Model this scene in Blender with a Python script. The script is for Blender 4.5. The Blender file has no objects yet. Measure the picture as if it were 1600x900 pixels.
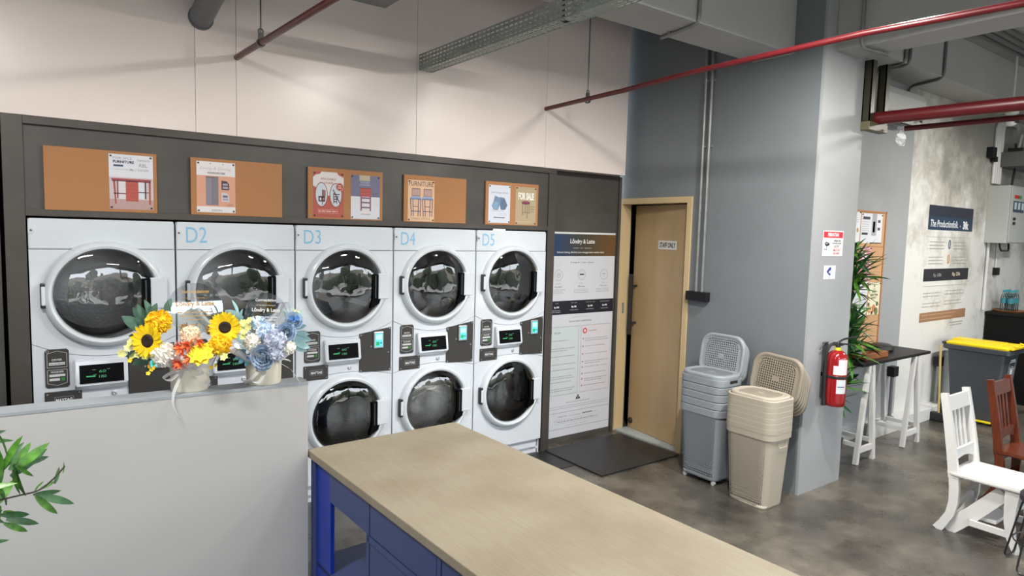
import bpy, bmesh, math, random
from mathutils import Vector, Matrix
PI = math.pi
random.seed(7)
SC = bpy.context.scene
COL = SC.collection

# ------------------------------------------------------------------ camera, world, lights
cd = bpy.data.cameras.new('camera'); cam = bpy.data.objects.new('camera', cd); COL.objects.link(cam)
cd.sensor_width = 36; cd.lens = 36 * 1027.25 / 1600; cd.clip_start = .02; cd.clip_end = 200
R_ = Vector((0.80676115, -0.59032047, 0.02565528)); U_ = Vector((0.02935247, 0.08340423, 0.99608341)); F_ = Vector((0.59014819, 0.80284835, -0.08461465))
CAM = Vector((0.00852574, -4.21600893, 1.85149194))
m = Matrix.Identity(4)
for i in range(3):
    m[i][0] = R_[i]; m[i][1] = U_[i]; m[i][2] = -F_[i]; m[i][3] = CAM[i]
cam.matrix_world = m
SC.camera = cam
SC.view_settings.view_transform = 'Standard'; SC.view_settings.look = 'None'; SC.view_settings.gamma = 1
SC.view_settings.use_curve_mapping = False
SC.view_settings.exposure = -0.27
W = bpy.data.worlds.new('sky'); SC.world = W; W.use_nodes = True
nt = W.node_tree; nt.nodes.clear()
wo = nt.nodes.new('ShaderNodeOutputWorld'); wb = nt.nodes.new('ShaderNodeBackground')
wb.inputs[0].default_value = (.86, .93, 1, 1); wb.inputs[1].default_value = 7.6
nt.links.new(wb.outputs[0], wo.inputs[0])
LAMP = 105

# ------------------------------------------------------------------ materials
def s2l(c):
    return tuple((v / 12.92 if v <= .04045 else ((v + .055) / 1.055) ** 2.4) for v in c)
def hexc(h):
    return s2l(tuple(int(h[i:i + 2], 16) / 255 for i in (0, 2, 4)))
MATS = {}
def mat(name, col, rough=.5, metal=0., var=0., scale=4., bump=0., bscale=60., coat=0., spec=.5, emit=None, es=1., stretch=None, var2=None):
    if name in MATS: return MATS[name]
    if isinstance(col, str): col = hexc(col)
    M = bpy.data.materials.new(name); M.use_nodes = True
    n = M.node_tree.nodes; l = M.node_tree.links; b = n['Principled BSDF']
    b.inputs['Base Color'].default_value = (*col, 1); b.inputs['Roughness'].default_value = rough
    b.inputs['Metallic'].default_value = metal; b.inputs['Coat Weight'].default_value = coat
    b.inputs['Specular IOR Level'].default_value = spec
    if emit is not None:
        b.inputs['Emission Color'].default_value = (*emit, 1); b.inputs['Emission Strength'].default_value = es
    if var or bump:
        tc = n.new('ShaderNodeTexCoord'); mp = n.new('ShaderNodeMapping'); l.new(tc.outputs['Object'], mp.inputs[0])
        if stretch: mp.inputs['Scale'].default_value = stretch
    if var:
        no = n.new('ShaderNodeTexNoise'); no.inputs['Scale'].default_value = scale; no.inputs['Detail'].default_value = 6
        no.inputs['Roughness'].default_value = .6
        l.new(mp.outputs[0], no.inputs['Vector'])
        cr = n.new('ShaderNodeValToRGB'); cr.color_ramp.elements[0].position = .3; cr.color_ramp.elements[1].position = .7
        cr.color_ramp.elements[0].color = (*[c * (1 - var) for c in col], 1)
        hi = var2 if var2 else [min(1, c * (1 + var)) for c in col]
        cr.color_ramp.elements[1].color = (*hi, 1)
        l.new(no.outputs[0], cr.inputs[0]); l.new(cr.outputs[0], b.inputs['Base Color'])
    if bump:
        nb = n.new('ShaderNodeTexNoise'); nb.inputs['Scale'].default_value = bscale; nb.inputs['Detail'].default_value = 3
        l.new(mp.outputs[0], nb.inputs['Vector'])
        bp = n.new('ShaderNodeBump'); bp.inputs['Strength'].default_value = bump; bp.inputs['Distance'].default_value = .004
        l.new(nb.outputs[0], bp.inputs['Height']); l.new(bp.outputs[0], b.inputs['Normal'])
    MATS[name] = M
    return M
def flat(h, rough=.55):
    return mat('print_' + h + ('' if rough == .55 else '_g'), h, rough)

M_board = mat('white_wall_board', (.88, .785, .755), .30, var=.02, scale=1.2, bump=.06, bscale=1.5)
M_frame = mat('dark_grey_laminate', (.066, .058, .052), .42, var=.22, scale=3, bump=.05, bscale=9)
M_panel = mat('dark_grey_panel', (.070, .066, .062), .45, var=.25, scale=2.2, bump=.05, bscale=6)
M_wash = mat('white_enamel', (.69, .74, .81), .12, coat=.5, bump=.03, bscale=3)
M_ring = mat('grey_door_ring', (.70, .76, .82), .2, coat=.3)
M_black = mat('black_plastic', (.018, .018, .019), .35)
M_blackg = mat('black_gloss', (.004, .004, .005), .35, spec=.06)
M_plate = mat('charcoal_plate', (.045, .043, .042), .5)
M_steel = mat('drum_steel', (.42, .42, .43), .32, metal=.9, bump=.3, bscale=90)
M_chrome = mat('chrome', (.62, .63, .65), .38, metal=.8)
M_cork = mat('cork', (.43, .205, .09), .85, var=.06, scale=260, bump=.1, bscale=200)
M_corkl = mat('light_cork', (.56, .33, .17), .85, var=.12, scale=120)
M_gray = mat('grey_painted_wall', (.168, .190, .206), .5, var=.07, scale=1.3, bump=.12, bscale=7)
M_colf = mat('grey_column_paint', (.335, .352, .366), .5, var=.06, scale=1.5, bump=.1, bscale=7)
M_part = mat('grey_partition_plaster', (.44, .44, .44), .55, var=.03, scale=1.2, bump=.1, bscale=6)
M_beam = mat('grey_beam_paint', (.42, .42, .415), .6, var=.06, scale=2, bump=.15, bscale=12)
M_ceil = mat('ceiling_concrete', (.33, .34, .34), .7, var=.12, scale=2, bump=.2, bscale=8)
M_red = mat('red_pipe_paint', (.095, .005, .008), .38, coat=.15, var=.15, scale=9)
M_galv = mat('galvanised_green_grey', (.36, .41, .385), .45, metal=.15, var=.12, scale=8)
M_dsteel = mat('dark_steel', (.10, .105, .11), .4, metal=.6)
M_cond = mat('grey_conduit', (.25, .26, .26), .4, metal=.4, var=.2, scale=9)
M_condd = mat('dark_conduit', (.17, .175, .18), .45, metal=.4)
M_duct = mat('dark_grey_pipe', (.14, .15, .165), .45)
M_door = mat('tan_laminate_door', (.44, .31, .165), .45, var=.04, scale=3, stretch=(4, 4, .6))
M_doorf = mat('tan_door_frame', (.55, .42, .235), .45, var=.04, scale=3, stretch=(4, 4, .6))
M_rubber = mat('black_rubber_mat', (.018, .019, .021), .45, bump=.3, bscale=160)
M_blue = mat('blue_painted_wood', (.036, .060, .19), .38, var=.06, scale=5)
M_blued = mat('blue_painted_wood_vivid', (.006, .035, .36), .4)
M_bgray = mat('grey_plastic', (.26, .29, .32), .45)
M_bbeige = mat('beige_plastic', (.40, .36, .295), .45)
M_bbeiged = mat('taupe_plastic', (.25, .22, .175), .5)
M_whitep = mat('white_paint', (.64, .64, .63), .35, bump=.05, bscale=20)
M_brown = mat('reddish_brown_wood', (.12, .026, .011), .25, var=.3, scale=6, stretch=(6, 6, .8), coat=.3)
M_wood = mat('oiled_wood', (.26, .095, .035), .45, var=.2, scale=8)
M_darktop = mat('black_stained_wood', (.012, .011, .012), .5, spec=.3, var=.35, scale=6, stretch=(1, 14, 1), bump=.1)
M_bin = mat('dark_grey_bin_plastic', (.05, .057, .068), .4)
M_yel = mat('yellow_plastic', (.78, .58, .008), .35)
M_leaf = mat('green_leaf', (.05, .20, .025), .4, var=.5, scale=3, var2=(.14, .38, .045))
M_leafd = mat('dark_green_leaf', (.025, .10, .028), .4, var=.4, scale=3)
M_stem = mat('brown_stem', (.06, .05, .03), .6)
M_elec = mat('grey_enamel_steel', (.42, .44, .43), .35)
M_sock = mat('black_socket', (.009, .009, .012), .5, spec=.3)
M_tape = mat('clear_plastic_wrap', (.75, .78, .8), .15)
M_olive = mat('olive_steel', (.030, .028, .014), .4, metal=.3)
M_olivel = mat('pale_olive_steel', (.10, .09, .05), .45)

# island top: pale limed wood
def mk_top():
    M = mat('limed_wood_top', (.42, .37, .28), .5)
    n = M.node_tree.nodes; l = M.node_tree.links; b = n['Principled BSDF']
    tc = n.new('ShaderNodeTexCoord'); mp = n.new('ShaderNodeMapping'); mp.inputs['Scale'].default_value = (60, 3, 1)
    l.new(tc.outputs['Object'], mp.inputs[0])
    a = n.new('ShaderNodeTexNoise'); a.inputs['Scale'].default_value = 3; a.inputs['Detail'].default_value = 4; l.new(mp.outputs[0], a.inputs['Vector'])
    c = n.new('ShaderNodeTexNoise'); c.inputs['Scale'].default_value = 3.2; c.inputs['Detail'].default_value = 4; l.new(tc.outputs['Object'], c.inputs['Vector'])
    r1 = n.new('ShaderNodeValToRGB'); r1.color_ramp.elements[0].color = (.285, .25, .186, 1); r1.color_ramp.elements[1].color = (.315, .28, .208, 1)
    r1.color_ramp.elements[0].position = .35; r1.color_ramp.elements[1].position = .65
    r2 = n.new('ShaderNodeValToRGB'); r2.color_ramp.elements[0].color = (.80, .75, .70, 1); r2.color_ramp.elements[1].color = (1, 1, 1, 1)
    r2.color_ramp.elements[0].position = .33; r2.color_ramp.elements[1].position = .6
    l.new(a.outputs[0], r1.inputs[0]); l.new(c.outputs[0], r2.inputs[0])
    mx = n.new('ShaderNodeMixRGB'); mx.blend_type = 'MULTIPLY'; mx.inputs[0].default_value = .8
    l.new(r1.outputs[0], mx.inputs[1]); l.new(r2.outputs[0], mx.inputs[2]); l.new(mx.outputs[0], b.inputs['Base Color'])
    return M
M_top = mk_top()
def mk_floor():
    M = mat('polished_concrete', (.17, .16, .14), .25)
    n = M.node_tree.nodes; l = M.node_tree.links; b = n['Principled BSDF']
    tc = n.new('ShaderNodeTexCoord')
    def noise(s, d=6, dist=0.):
        a = n.new('ShaderNodeTexNoise'); a.inputs['Scale'].default_value = s; a.inputs['Detail'].default_value = d
        a.inputs['Roughness'].default_value = .6; a.inputs['Distortion'].default_value = dist
        l.new(tc.outputs['Object'], a.inputs['Vector']); return a
    a = noise(1.6, 7, 0); c = noise(4, 6, 0)
    r = n.new('ShaderNodeValToRGB'); e = r.color_ramp.elements
    e[0].position = .28; e[0].color = (.034, .033, .032, 1); e[1].position = .74; e[1].color = (.19, .175, .147, 1)
    x = e.new(.5); x.color = (.085, .080, .070, 1)
    l.new(a.outputs[0], r.inputs[0])
    r2 = n.new('ShaderNodeValToRGB'); r2.color_ramp.elements[0].color = (.72, .70, .68, 1); r2.color_ramp.elements[1].color = (1.15, 1.13, 1.1, 1)
    r2.color_ramp.elements[0].position = .35; r2.color_ramp.elements[1].position = .68
    l.new(c.outputs[0], r2.inputs[0])
    mx = n.new('ShaderNodeMixRGB'); mx.blend_type = 'MULTIPLY'; mx.inputs[0].default_value = 1
    l.new(r.outputs[0], mx.inputs[1]); l.new(r2.outputs[0], mx.inputs[2]); l.new(mx.outputs[0], b.inputs['Base Color'])
    rr = n.new('ShaderNodeMapRange'); rr.inputs['To Min'].default_value = .16; rr.inputs['To Max'].default_value = .42
    l.new(c.outputs[0], rr.inputs[0]); l.new(rr.outputs[0], b.inputs['Roughness'])
    return M
M_floor = mk_floor()
def mk_conc():
    M = mat('bare_plaster_wall', (.6, .59, .55), .6)
    n = M.node_tree.nodes; l = M.node_tree.links; b = n['Principled BSDF']
    tc = n.new('ShaderNodeTexCoord')
    a = n.new('ShaderNodeTexNoise'); a.inputs['Scale'].default_value = 1.1; a.inputs['Detail'].default_value = 9; a.inputs['Roughness'].default_value = .68
    a.inputs['Distortion'].default_value = 0
    l.new(tc.outputs['Object'], a.inputs['Vector'])
    # stained band around x 8..9 above 1.7 m: real dirt on the plaster
    sx = n.new('ShaderNodeSeparateXYZ'); l.new(tc.outputs['Object'], sx.inputs[0])
    mz = n.new('ShaderNodeMapRange'); mz.inputs['From Min'].default_value = 1.3; mz.inputs['From Max'].default_value = 2.9; mz.inputs['To Min'].default_value = -.05; mz.inputs['To Max'].default_value = .10
    l.new(sx.outputs[2], mz.inputs[0])
    mxx = n.new('ShaderNodeMapRange'); mxx.inputs['From Min'].default_value = 7.2; mxx.inputs['From Max'].default_value = 8.2; mxx.inputs['To Min'].default_value = -.06; mxx.inputs['To Max'].default_value = .09
    l.new(sx.outputs[0], mxx.inputs[0])
    ad = n.new('ShaderNodeMath'); ad.operation = 'ADD'; l.new(mz.outputs[0], ad.inputs[0]); l.new(mxx.outputs[0], ad.inputs[1])
    sb = n.new('ShaderNodeMath'); sb.operation = 'SUBTRACT'; l.new(a.outputs[0], sb.inputs[0]); l.new(ad.outputs[0], sb.inputs[1])
    r = n.new('ShaderNodeValToRGB'); e = r.color_ramp.elements
    e[0].position = .30; e[0].color = (.27, .265, .24, 1); e[1].position = .50; e[1].color = (.68, .68, .66, 1)
    x = e.new(.40); x.color = (.46, .45, .41, 1)
    l.new(sb.outputs[0], r.inputs[0]); l.new(r.outputs[0], b.inputs['Base Color'])
    bp = n.new('ShaderNodeBump'); bp.inputs['Strength'].default_value = .25; bp.inputs['Distance'].default_value = .01
    l.new(a.outputs[0], bp.inputs['Height']); l.new(bp.outputs[0], b.inputs['Normal'])
    return M
M_conc = mk_conc()
def mk_glass(name, ior, tint=(1, 1, 1), wob=.35):
    M = bpy.data.materials.new(name); M.use_nodes = True; n = M.node_tree.nodes; l = M.node_tree.links
    n.clear(); o = n.new('ShaderNodeOutputMaterial'); t = n.new('ShaderNodeBsdfTransparent'); g = n.new('ShaderNodeBsdfGlossy'); f = n.new('ShaderNodeFresnel'); mx = n.new('ShaderNodeMixShader')
    t.inputs[0].default_value = (*tint, 1); g.inputs['Roughness'].default_value = .015; f.inputs[0].default_value = ior
    no = n.new('ShaderNodeTexNoise'); no.inputs['Scale'].default_value = 5; tc = n.new('ShaderNodeTexCoord'); l.new(tc.outputs['Object'], no.inputs['Vector'])
    bp = n.new('ShaderNodeBump'); bp.inputs['Strength'].default_value = wob; bp.inputs['Distance'].default_value = .02; l.new(no.outputs[0], bp.inputs['Height']); l.new(bp.outputs[0], g.inputs['Normal'])
    l.new(f.outputs[0], mx.inputs[0]); l.new(t.outputs[0], mx.inputs[1]); l.new(g.outputs[0], mx.inputs[2]); l.new(mx.outputs[0], o.inputs[0])
    MATS[name] = M
    return M
M_glass = mk_glass('door_glass', 2.2, (.85, .86, .88))
M_acryl = mk_glass('clear_acrylic', 2.1, (.93, .94, .95), 0)
M_bottle = mk_glass('clear_bottle_plastic', 1.5, (.9, .95, .95), 0)

# ------------------------------------------------------------------ mesh helpers
def nb(): return bmesh.new()
def box(bm, x0, x1, y0, y1, z0, z1, bev=0.):
    t = bmesh.new() if bev else bm
    vs = [t.verts.new(p) for p in [(x0, y0, z0), (x1, y0, z0), (x1, y1, z0), (x0, y1, z0), (x0, y0, z1), (x1, y0, z1), (x1, y1, z1), (x0, y1, z1)]]
    for f in [(0, 3, 2, 1), (4, 5, 6, 7), (0, 1, 5, 4), (1, 2, 6, 5), (2, 3, 7, 6), (3, 0, 4, 7)]: t.faces.new([vs[i] for i in f])
    if bev:
        bmesh.ops.bevel(t, geom=list(t.edges), offset=bev, segments=2, affect='EDGES', profile=.5)
        join(bm, t)
    return bm
def join(bm, t, M=None):
    if M is not None: bmesh.ops.transform(t, matrix=M, verts=t.verts)
    me = bpy.data.meshes.new('tmp'); t.to_mesh(me); bm.from_mesh(me); bpy.data.meshes.remove(me); t.free()
def prism(bm, pts, axis, a, b):
    """extrude a 2-D outline along an axis; pts are the other two coordinates in order"""
    def P(p, h):
        return {'x': (h, p[0], p[1]), 'y': (p[0], h, p[1]), 'z': (p[0], p[1], h)}[axis]
    A = [bm.verts.new(P(p, a)) for p in pts]; B = [bm.verts.new(P(p, b)) for p in pts]; n = len(pts)
    fs = [bm.faces.new(A), bm.faces.new(B[::-1])]
    for i in range(n): fs.append(bm.faces.new([A[i], B[i], B[(i + 1) % n], A[(i + 1) % n]]))
    bmesh.ops.recalc_face_normals(bm, faces=fs)
    return bm
def tube(bm, pts, r, seg=10, closed=False, cap=True):
    pts = [Vector(p) for p in pts]; n = len(pts); rings = []; up = None
    for i, p in enumerate(pts):
        a = pts[i - 1] if (i > 0 or closed) else p; b = pts[(i + 1) % n] if (i < n - 1 or closed) else p
        d = (b - a).normalized()
        if up is None:
            up = Vector((0, 0, 1)) if abs(d.z) < .9 else Vector((1, 0, 0))
        s = d.cross(up).normalized(); up = s.cross(d).normalized()
        rr = r[i] if isinstance(r, (list, tuple)) else r
        rings.append([bm.verts.new(p + (s * math.cos(t) + up * math.sin(t)) * rr) for t in [2 * PI * k / seg for k in range(seg)]])
    fs = []
    for i in range(n if closed else n - 1):
        A = rings[i]; B = rings[(i + 1) % n]
        for k in range(seg): fs.append(bm.faces.new([A[k], A[(k + 1) % seg], B[(k + 1) % seg], B[k]]))
    if cap and not closed: fs.append(bm.faces.new(rings[0][::-1])); fs.append(bm.faces.new(rings[-1]))
    for f in fs: f.smooth = True
    bmesh.ops.recalc_face_normals(bm, faces=fs)
    return bm
def arcpts(pts, r, n=5):
    """round the corners of a polyline"""
    P = [Vector(p) for p in pts]; out = [P[0]]
    for i in range(1, len(P) - 1):
        a = (P[i - 1] - P[i]); b = (P[i + 1] - P[i]); q = min(r, a.length * .45, b.length * .45)
        A = P[i] + a.normalized() * q; B = P[i] + b.normalized() * q
        for k in range(n + 1):
            t = k / n; out.append(A * (1 - t) ** 2 + P[i] * 2 * t * (1 - t) + B * t * t)
    out.append(P[-1]); return out
def lathe(bm, prof, c=(0, 0, 0), axis='z', seg=32, close=False, caps=True):
    """profile of (radius, height) along axis"""
    rings = []; c = Vector(c)
    for r, h in prof:
        row = []
        for k in range(seg):
            t = 2 * PI * k / seg; x, y = r * math.cos(t), r * math.sin(t)
            p = {'z': (x, y, h), 'y': (x, h, y), 'x': (h, x, y)}[axis]
            row.append(bm.verts.new(c + Vector(p)))
        rings.append(row)
    fs = []
    for i in range(len(rings) - 1 if not close else len(rings)):
        A = rings[i]; B = rings[(i + 1) % len(rings)]
        for k in range(seg): fs.append(bm.faces.new([A[k], A[(k + 1) % seg], B[(k + 1) % seg], B[k]]))
    if not close and caps:
        if prof[0][0] > 1e-4: fs.append(bm.faces.new(rings[0][::-1]))
        if prof[-1][0] > 1e-4: fs.append(bm.faces.new(rings[-1]))
    bmesh.ops.remove_doubles(bm, verts=[v for r in rings for v in r], dist=1e-6)
    fs = [f for f in fs if f.is_valid]
    for f in fs: f.smooth = True
    bmesh.ops.recalc_face_normals(bm, faces=fs)
    return bm
def bar(bm, a, b, w, h, up=(0, 0, 1), bev=0.):
    """rectangular bar from a to b; w across, h along the up side"""
    a = Vector(a); b = Vector(b); d = (b - a).normalized(); s = d.cross(Vector(up)).normalized(); u = s.cross(d).normalized()
    t = bmesh.new(); L = (b - a).length
    box(t, -w / 2, w / 2, 0, L, -h / 2, h / 2, bev)
    M = Matrix(((s.x, d.x, u.x, a.x), (s.y, d.y, u.y, a.y), (s.z, d.z, u.z, a.z), (0, 0, 0, 1)))
    join(bm, t, M); return bm
def holed(bm, P, nu, nv, fu=.5, fv=.5, keep=None, stagger=0.):
    """sheet of nu x nv cells each with a hole; P(u,v) -> point"""
    for j in range(nv):
        for i in range(nu):
            u0, u1, v0, v1 = i / nu, (i + 1) / nu, j / nv, (j + 1) / nv
            if keep and keep((u0 + u1) / 2, (v0 + v1) / 2):
                bm.faces.new([bm.verts.new(P(u, v)) for u, v in ((u0, v0), (u1, v0), (u1, v1), (u0, v1))]); continue
            du = (u1 - u0) * (1 - fu) / 2; dv = (v1 - v0) * (1 - fv) / 2
            if stagger == 2 and j % 2: h_ = (u1 - u0) / 2; u0 += h_; u1 += h_
            O = [bm.verts.new(P(u, v)) for u, v in ((u0, v0), (u1, v0), (u1, v1), (u0, v1))]
            if stagger:   # diamond hole
                uc, vc = (u0 + u1) / 2, (v0 + v1) / 2
                I = [bm.verts.new(P(u, v)) for u, v in ((uc, v0 + dv), (u1 - du, vc), (uc, v1 - dv), (u0 + du, vc))]
                for a, b, c in ((O[0], O[1], I[0]), (O[1], I[1], I[0]), (O[1], O[2], I[1]), (O[2], I[2], I[1]), (O[2], O[3], I[2]), (O[3], I[3], I[2]), (O[3], O[0], I[3]), (O[0], I[0], I[3])):
                    bm.faces.new([a, b, c])
            else:
                I = [bm.verts.new(P(u, v)) for u, v in ((u0 + du, v0 + dv), (u1 - du, v0 + dv), (u1 - du, v1 - dv), (u0 + du, v1 - dv))]
                for k in range(4): bm.faces.new([O[k], O[(k + 1) % 4], I[(k + 1) % 4], I[k]])
    return bm
def obj(name, bm, m, parent=None, label=None, smooth=False, kind=None):
    me = bpy.data.meshes.new(name)
    if smooth:
        for f in bm.faces: f.smooth = True
    if any(f.smooth for f in bm.faces):
        for e in bm.edges:
            if len(e.link_faces) == 2 and e.calc_face_angle(0) > .62: e.smooth = False
    bm.to_mesh(me); bm.free()
    if isinstance(m, (list, tuple)):
        for q in m: me.materials.append(q)
    else: me.materials.append(m)
    o = bpy.data.objects.new(name, me); COL.objects.link(o)
    if parent: o.parent = parent
    if label: o['label'] = label
    if kind: o['kind'] = kind
    return o
def thing(name, label, cat, loc=(0, 0, 0), rz=0, group=None, kind=None):
    o = bpy.data.objects.new(name, None); COL.objects.link(o); o.location = loc; o.rotation_euler = (0, 0, rz)
    o.empty_display_size = .05
    if kind: o['kind'] = kind
    else: o['label'] = label; o['category'] = cat
    if group: o['group'] = group
    return o
def tag(o, label, cat, group=None):
    o['label'] = label; o['category'] = cat
    if group: o['group'] = group
    return o
def struct(name, bm, m): return obj(name, bm, m, kind='structure')
def dup(root, loc=None, rz=None, label=None):
    r = root.copy(); COL.objects.link(r)
    if loc is not None: r.location = loc
    if rz is not None: r.rotation_euler = (0, 0, rz)
    if label: r['label'] = label
    for ch in list(root.children):
        c = ch.copy(); COL.objects.link(c); c.parent = r
        for g in list(ch.children):
            d = g.copy(); COL.objects.link(d); d.parent = c
    return r

# --- lettering
TXT = {}
def text_geo(s, bold=0., shear=0.):
    k = (s, bold, shear)
    if k in TXT: return TXT[k]
    cu = bpy.data.curves.new('txt', 'FONT'); cu.body = s; cu.size = 1; cu.offset = bold; cu.resolution_u = 3; cu.shear = shear
    o = bpy.data.objects.new('txt', cu); COL.objects.link(o)
    dg = bpy.context.evaluated_depsgraph_get(); dg.update()
    me = o.evaluated_get(dg).to_mesh()
    vs = [tuple(v.co) for v in me.vertices]; fs = [tuple(p.vertices) for p in me.polygons]
    o.evaluated_get(dg).to_mesh_clear()
    bpy.data.objects.remove(o); bpy.data.curves.remove(cu)
    if vs:
        x0 = min(v[0] for v in vs); x1 = max(v[0] for v in vs); y0 = min(v[1] for v in vs); y1 = max(v[1] for v in vs)
    else: x0 = x1 = y0 = y1 = 0
    TXT[k] = (vs, fs, x0, x1, y0, y1); return TXT[k]
class Canvas:
    """flat print: sheet, patches and lettering in one mesh. local x right, z up, facing -y"""
    def __init__(s, step=.0005): s.v = []; s.f = []; s.mi = []; s.m = []; s.step = step
    def _m(s, h):
        q = h if not isinstance(h, str) else flat(h)
        if q not in s.m: s.m.append(q)
        return s.m.index(q)
    def poly(s, pts, h, L=1):
        b = len(s.v); s.v += [(x, -L * s.step, z) for x, z in pts]; s.f.append(tuple(range(b, b + len(pts)))); s.mi.append(s._m(h))
    def rect(s, x0, x1, z0, z1, h, L=1): s.poly([(x0, z0), (x1, z0), (x1, z1), (x0, z1)], h, L)
    def disc(s, x, z, r, h, L=1, n=24, rz=None):
        rz = rz or r; s.poly([(x + r * math.cos(2 * PI * k / n), z + rz * math.sin(2 * PI * k / n)) for k in range(n)], h, L)
    def ringp(s, x, z, r, w, h, L=1, n=28, rz=None):
        rz = rz or r
        for k in range(n):
            a, c = 2 * PI * k / n, 2 * PI * (k + 1) / n
            s.poly([(x + r * math.cos(a), z + rz * math.sin(a)), (x + r * math.cos(c), z + rz * math.sin(c)), (x + (r - w) * math.cos(c), z + (rz - w) * math.sin(c)), (x + (r - w) * math.cos(a), z + (rz - w) * math.sin(a))], h, L)
    def text(s, t, x, z, hgt, h, L=2, width=None, align='l', bold=0., shear=0.):
        vs, fs, x0, x1, y0, y1 = text_geo(t, bold, shear)
        if not vs: return
        k = hgt / max(1e-6, (y1 - y0)); kx = k if width is None else width / max(1e-6, x1 - x0)
        w = (x1 - x0) * kx; ox = x if align == 'l' else (x - w / 2 if align == 'c' else x - w)
        b = len(s.v); mi = s._m(h)
        s.v += [(ox + (a - x0) * kx, -L * s.step, z + (c - y0) * k) for a, c, _ in vs]
        for f in fs: s.f.append(tuple(i + b for i in f)); s.mi.append(mi)
    def lines(s, x0, x1, z, n, dz, t, h, L=2, rag=.2):
        for i in range(n):
            q = x1 - random.random() * rag * (x1 - x0); x = x0
            while x < q:
                w = min(random.uniform(.25, 1) * t * 6, q - x); s.rect(x, x + w, z - i * dz, z - i * dz + t, h, L); x += w + t * 1.0
    def obj(s, name, parent=None, loc=(0, 0, 0), rz=0, base=None):
        me = bpy.data.meshes.new(name); me.from_pydata(s.v, [], s.f)
        for q in s.m: me.materials.append(q)
        for p, i in zip(me.polygons, s.mi): p.material_index = i
        me.update(); bm = bmesh.new(); bm.from_mesh(me)
        for f in bm.faces:
            if f.normal.y > 0: f.normal_flip()
        bm.to_mesh(me); bm.free()
        o = bpy.data.objects.new(name, me); COL.objects.link(o); o.location = loc; o.rotation_euler = (0, 0, rz)
        if parent: o.parent = parent
        return o
# ------------------------------------------------------------------ the room
XG = 4.451; YC = -1.734; XC = 5.03; YK = -1.25; ZC = 3.75; XE = 11.0
struct('floor', box(nb(), -3.2, XE + .2, -8.2, .95, -.1, 0), M_floor)
struct('ceiling', box(nb(), -3.2, XE + .2, -8.2, .95, ZC, ZC + .15), M_ceil)
# machine-wall: the white boards above the dark frame, each board its own piece
wb_ = thing('wall_back', None, None, kind='structure')
xs = [-3.1, -1.9, -.35, .806, 1.031, 2.234, 3.407, 4.335]
for a, b in zip(xs, xs[1:]):
    obj('wall_board', box(nb(), a + .001, b - .001, 0, .125, 2.382, ZC, .0012), M_board, wb_)
struct('wall_behind_machines', box(nb(), -3.2, 3.5, .85, .95, 0, ZC), M_frame)
struct('wall_panel_recess', box(nb(), 3.53, 4.40, .13, .2, 0, ZC), M_panel)
# dark laminate frame around the machines
fr = thing('wall_machine_frame', None, None, kind='structure')
obj('frame_post', box(nb(), -.092, -.004, -.012, .6, 0, 2.38, .002), M_frame, fr)
obj('frame_top_rail', box(nb(), -.004, 3.53, -.012, .12, 2.338, 2.38, .002), M_frame, fr)
obj('frame_lower_rail', box(nb(), -.004, 3.455, -.008, .12, 1.872, 1.908, .002), M_frame, fr)
obj('header_panel', box(nb(), -.004, 3.455, .008, .12, 1.90, 2.34), M_panel, fr)
obj('frame_post', box(nb(), 3.455, 3.53, -.006, .6, 0, 2.345, .002), M_frame, fr)
obj('side_panel', box(nb(), -3.1, -.11, .01, .05, 0, 2.335), M_panel, fr)
obj('frame_top_rail', box(nb(), -3.1, -.092, -.004, .06, 2.345, 2.382, .002), M_frame, fr)
# recessed panel that carries the poster, its strip at the right
obj('recess_panel', box(nb(), 3.535, 4.375, .122, .129, 0, 2.376), M_panel, fr)
obj('recess_post', box(nb(), 4.376, 4.402, .098, .13, 0, 2.376, .002), M_frame, fr)

# grey wall at right with the door opening (x = XG .. XG+.16)
def wall_seg(bm, y0, y1, z0, z1): box(bm, XG, XG + .16, y0, y1, z0, z1)
b = nb(); wall_seg(b, .165, .95, 0, ZC); wall_seg(b, -.66, .165, 2.16, ZC); wall_seg(b, YC + .02, -.66, 0, ZC)
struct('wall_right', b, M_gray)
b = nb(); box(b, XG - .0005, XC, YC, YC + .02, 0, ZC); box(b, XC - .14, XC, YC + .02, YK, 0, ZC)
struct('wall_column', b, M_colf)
# wall of the cork board, painted grey to x=7.0, then bare plaster
struct('wall_notice', box(nb(), XC, 7.03, YK, YK + .15, 0, ZC), M_colf)
struct('wall_plaster', box(nb(), 7.03, XE, YK, YK + .15, 0, ZC), M_conc)
b = nb(); box(b, 6.38, XE, YK - .125, YK, 0, .125, .004); struct('baseboard_plinth', b, M_whitep)
b = nb(); box(b, XC, 6.38, YK - .025, YK, 0, .10, .003); struct('baseboard_right', b, M_colf)
# store room behind the door
struct('wall_store_room', box(nb(), 6.2, 6.3, YK + .15, .95, 0, ZC), M_gray)
struct('wall_store_back', box(nb(), XG + .16, 6.3, .90, .95, 0, ZC), M_gray)
# walls out of view
struct('wall_left', box(nb(), -3.3, -3.2, -8.2, .95, 0, ZC), M_colf)
b = nb(); box(b, XE, XE + .1, -8.2, YK, 0, ZC)
struct('wall_end', b, M_colf)
# shop front behind the camera: open bays between posts
b = nb(); box(b, -3.2, XE, -8.2, -8.1, 3.1, ZC); box(b, -3.2, XE, -8.2, -8.1, 0, .12)
struct('wall_front', b, M_frame)
for i, x in enumerate((-3.1, -.4, 2.3, 5.0, 7.7, 10.9)):
    struct('trim_%d' % (i + 1), box(nb(), x - .05, x + .05, -8.2, -8.08, .12, 3.1), M_frame)
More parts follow.
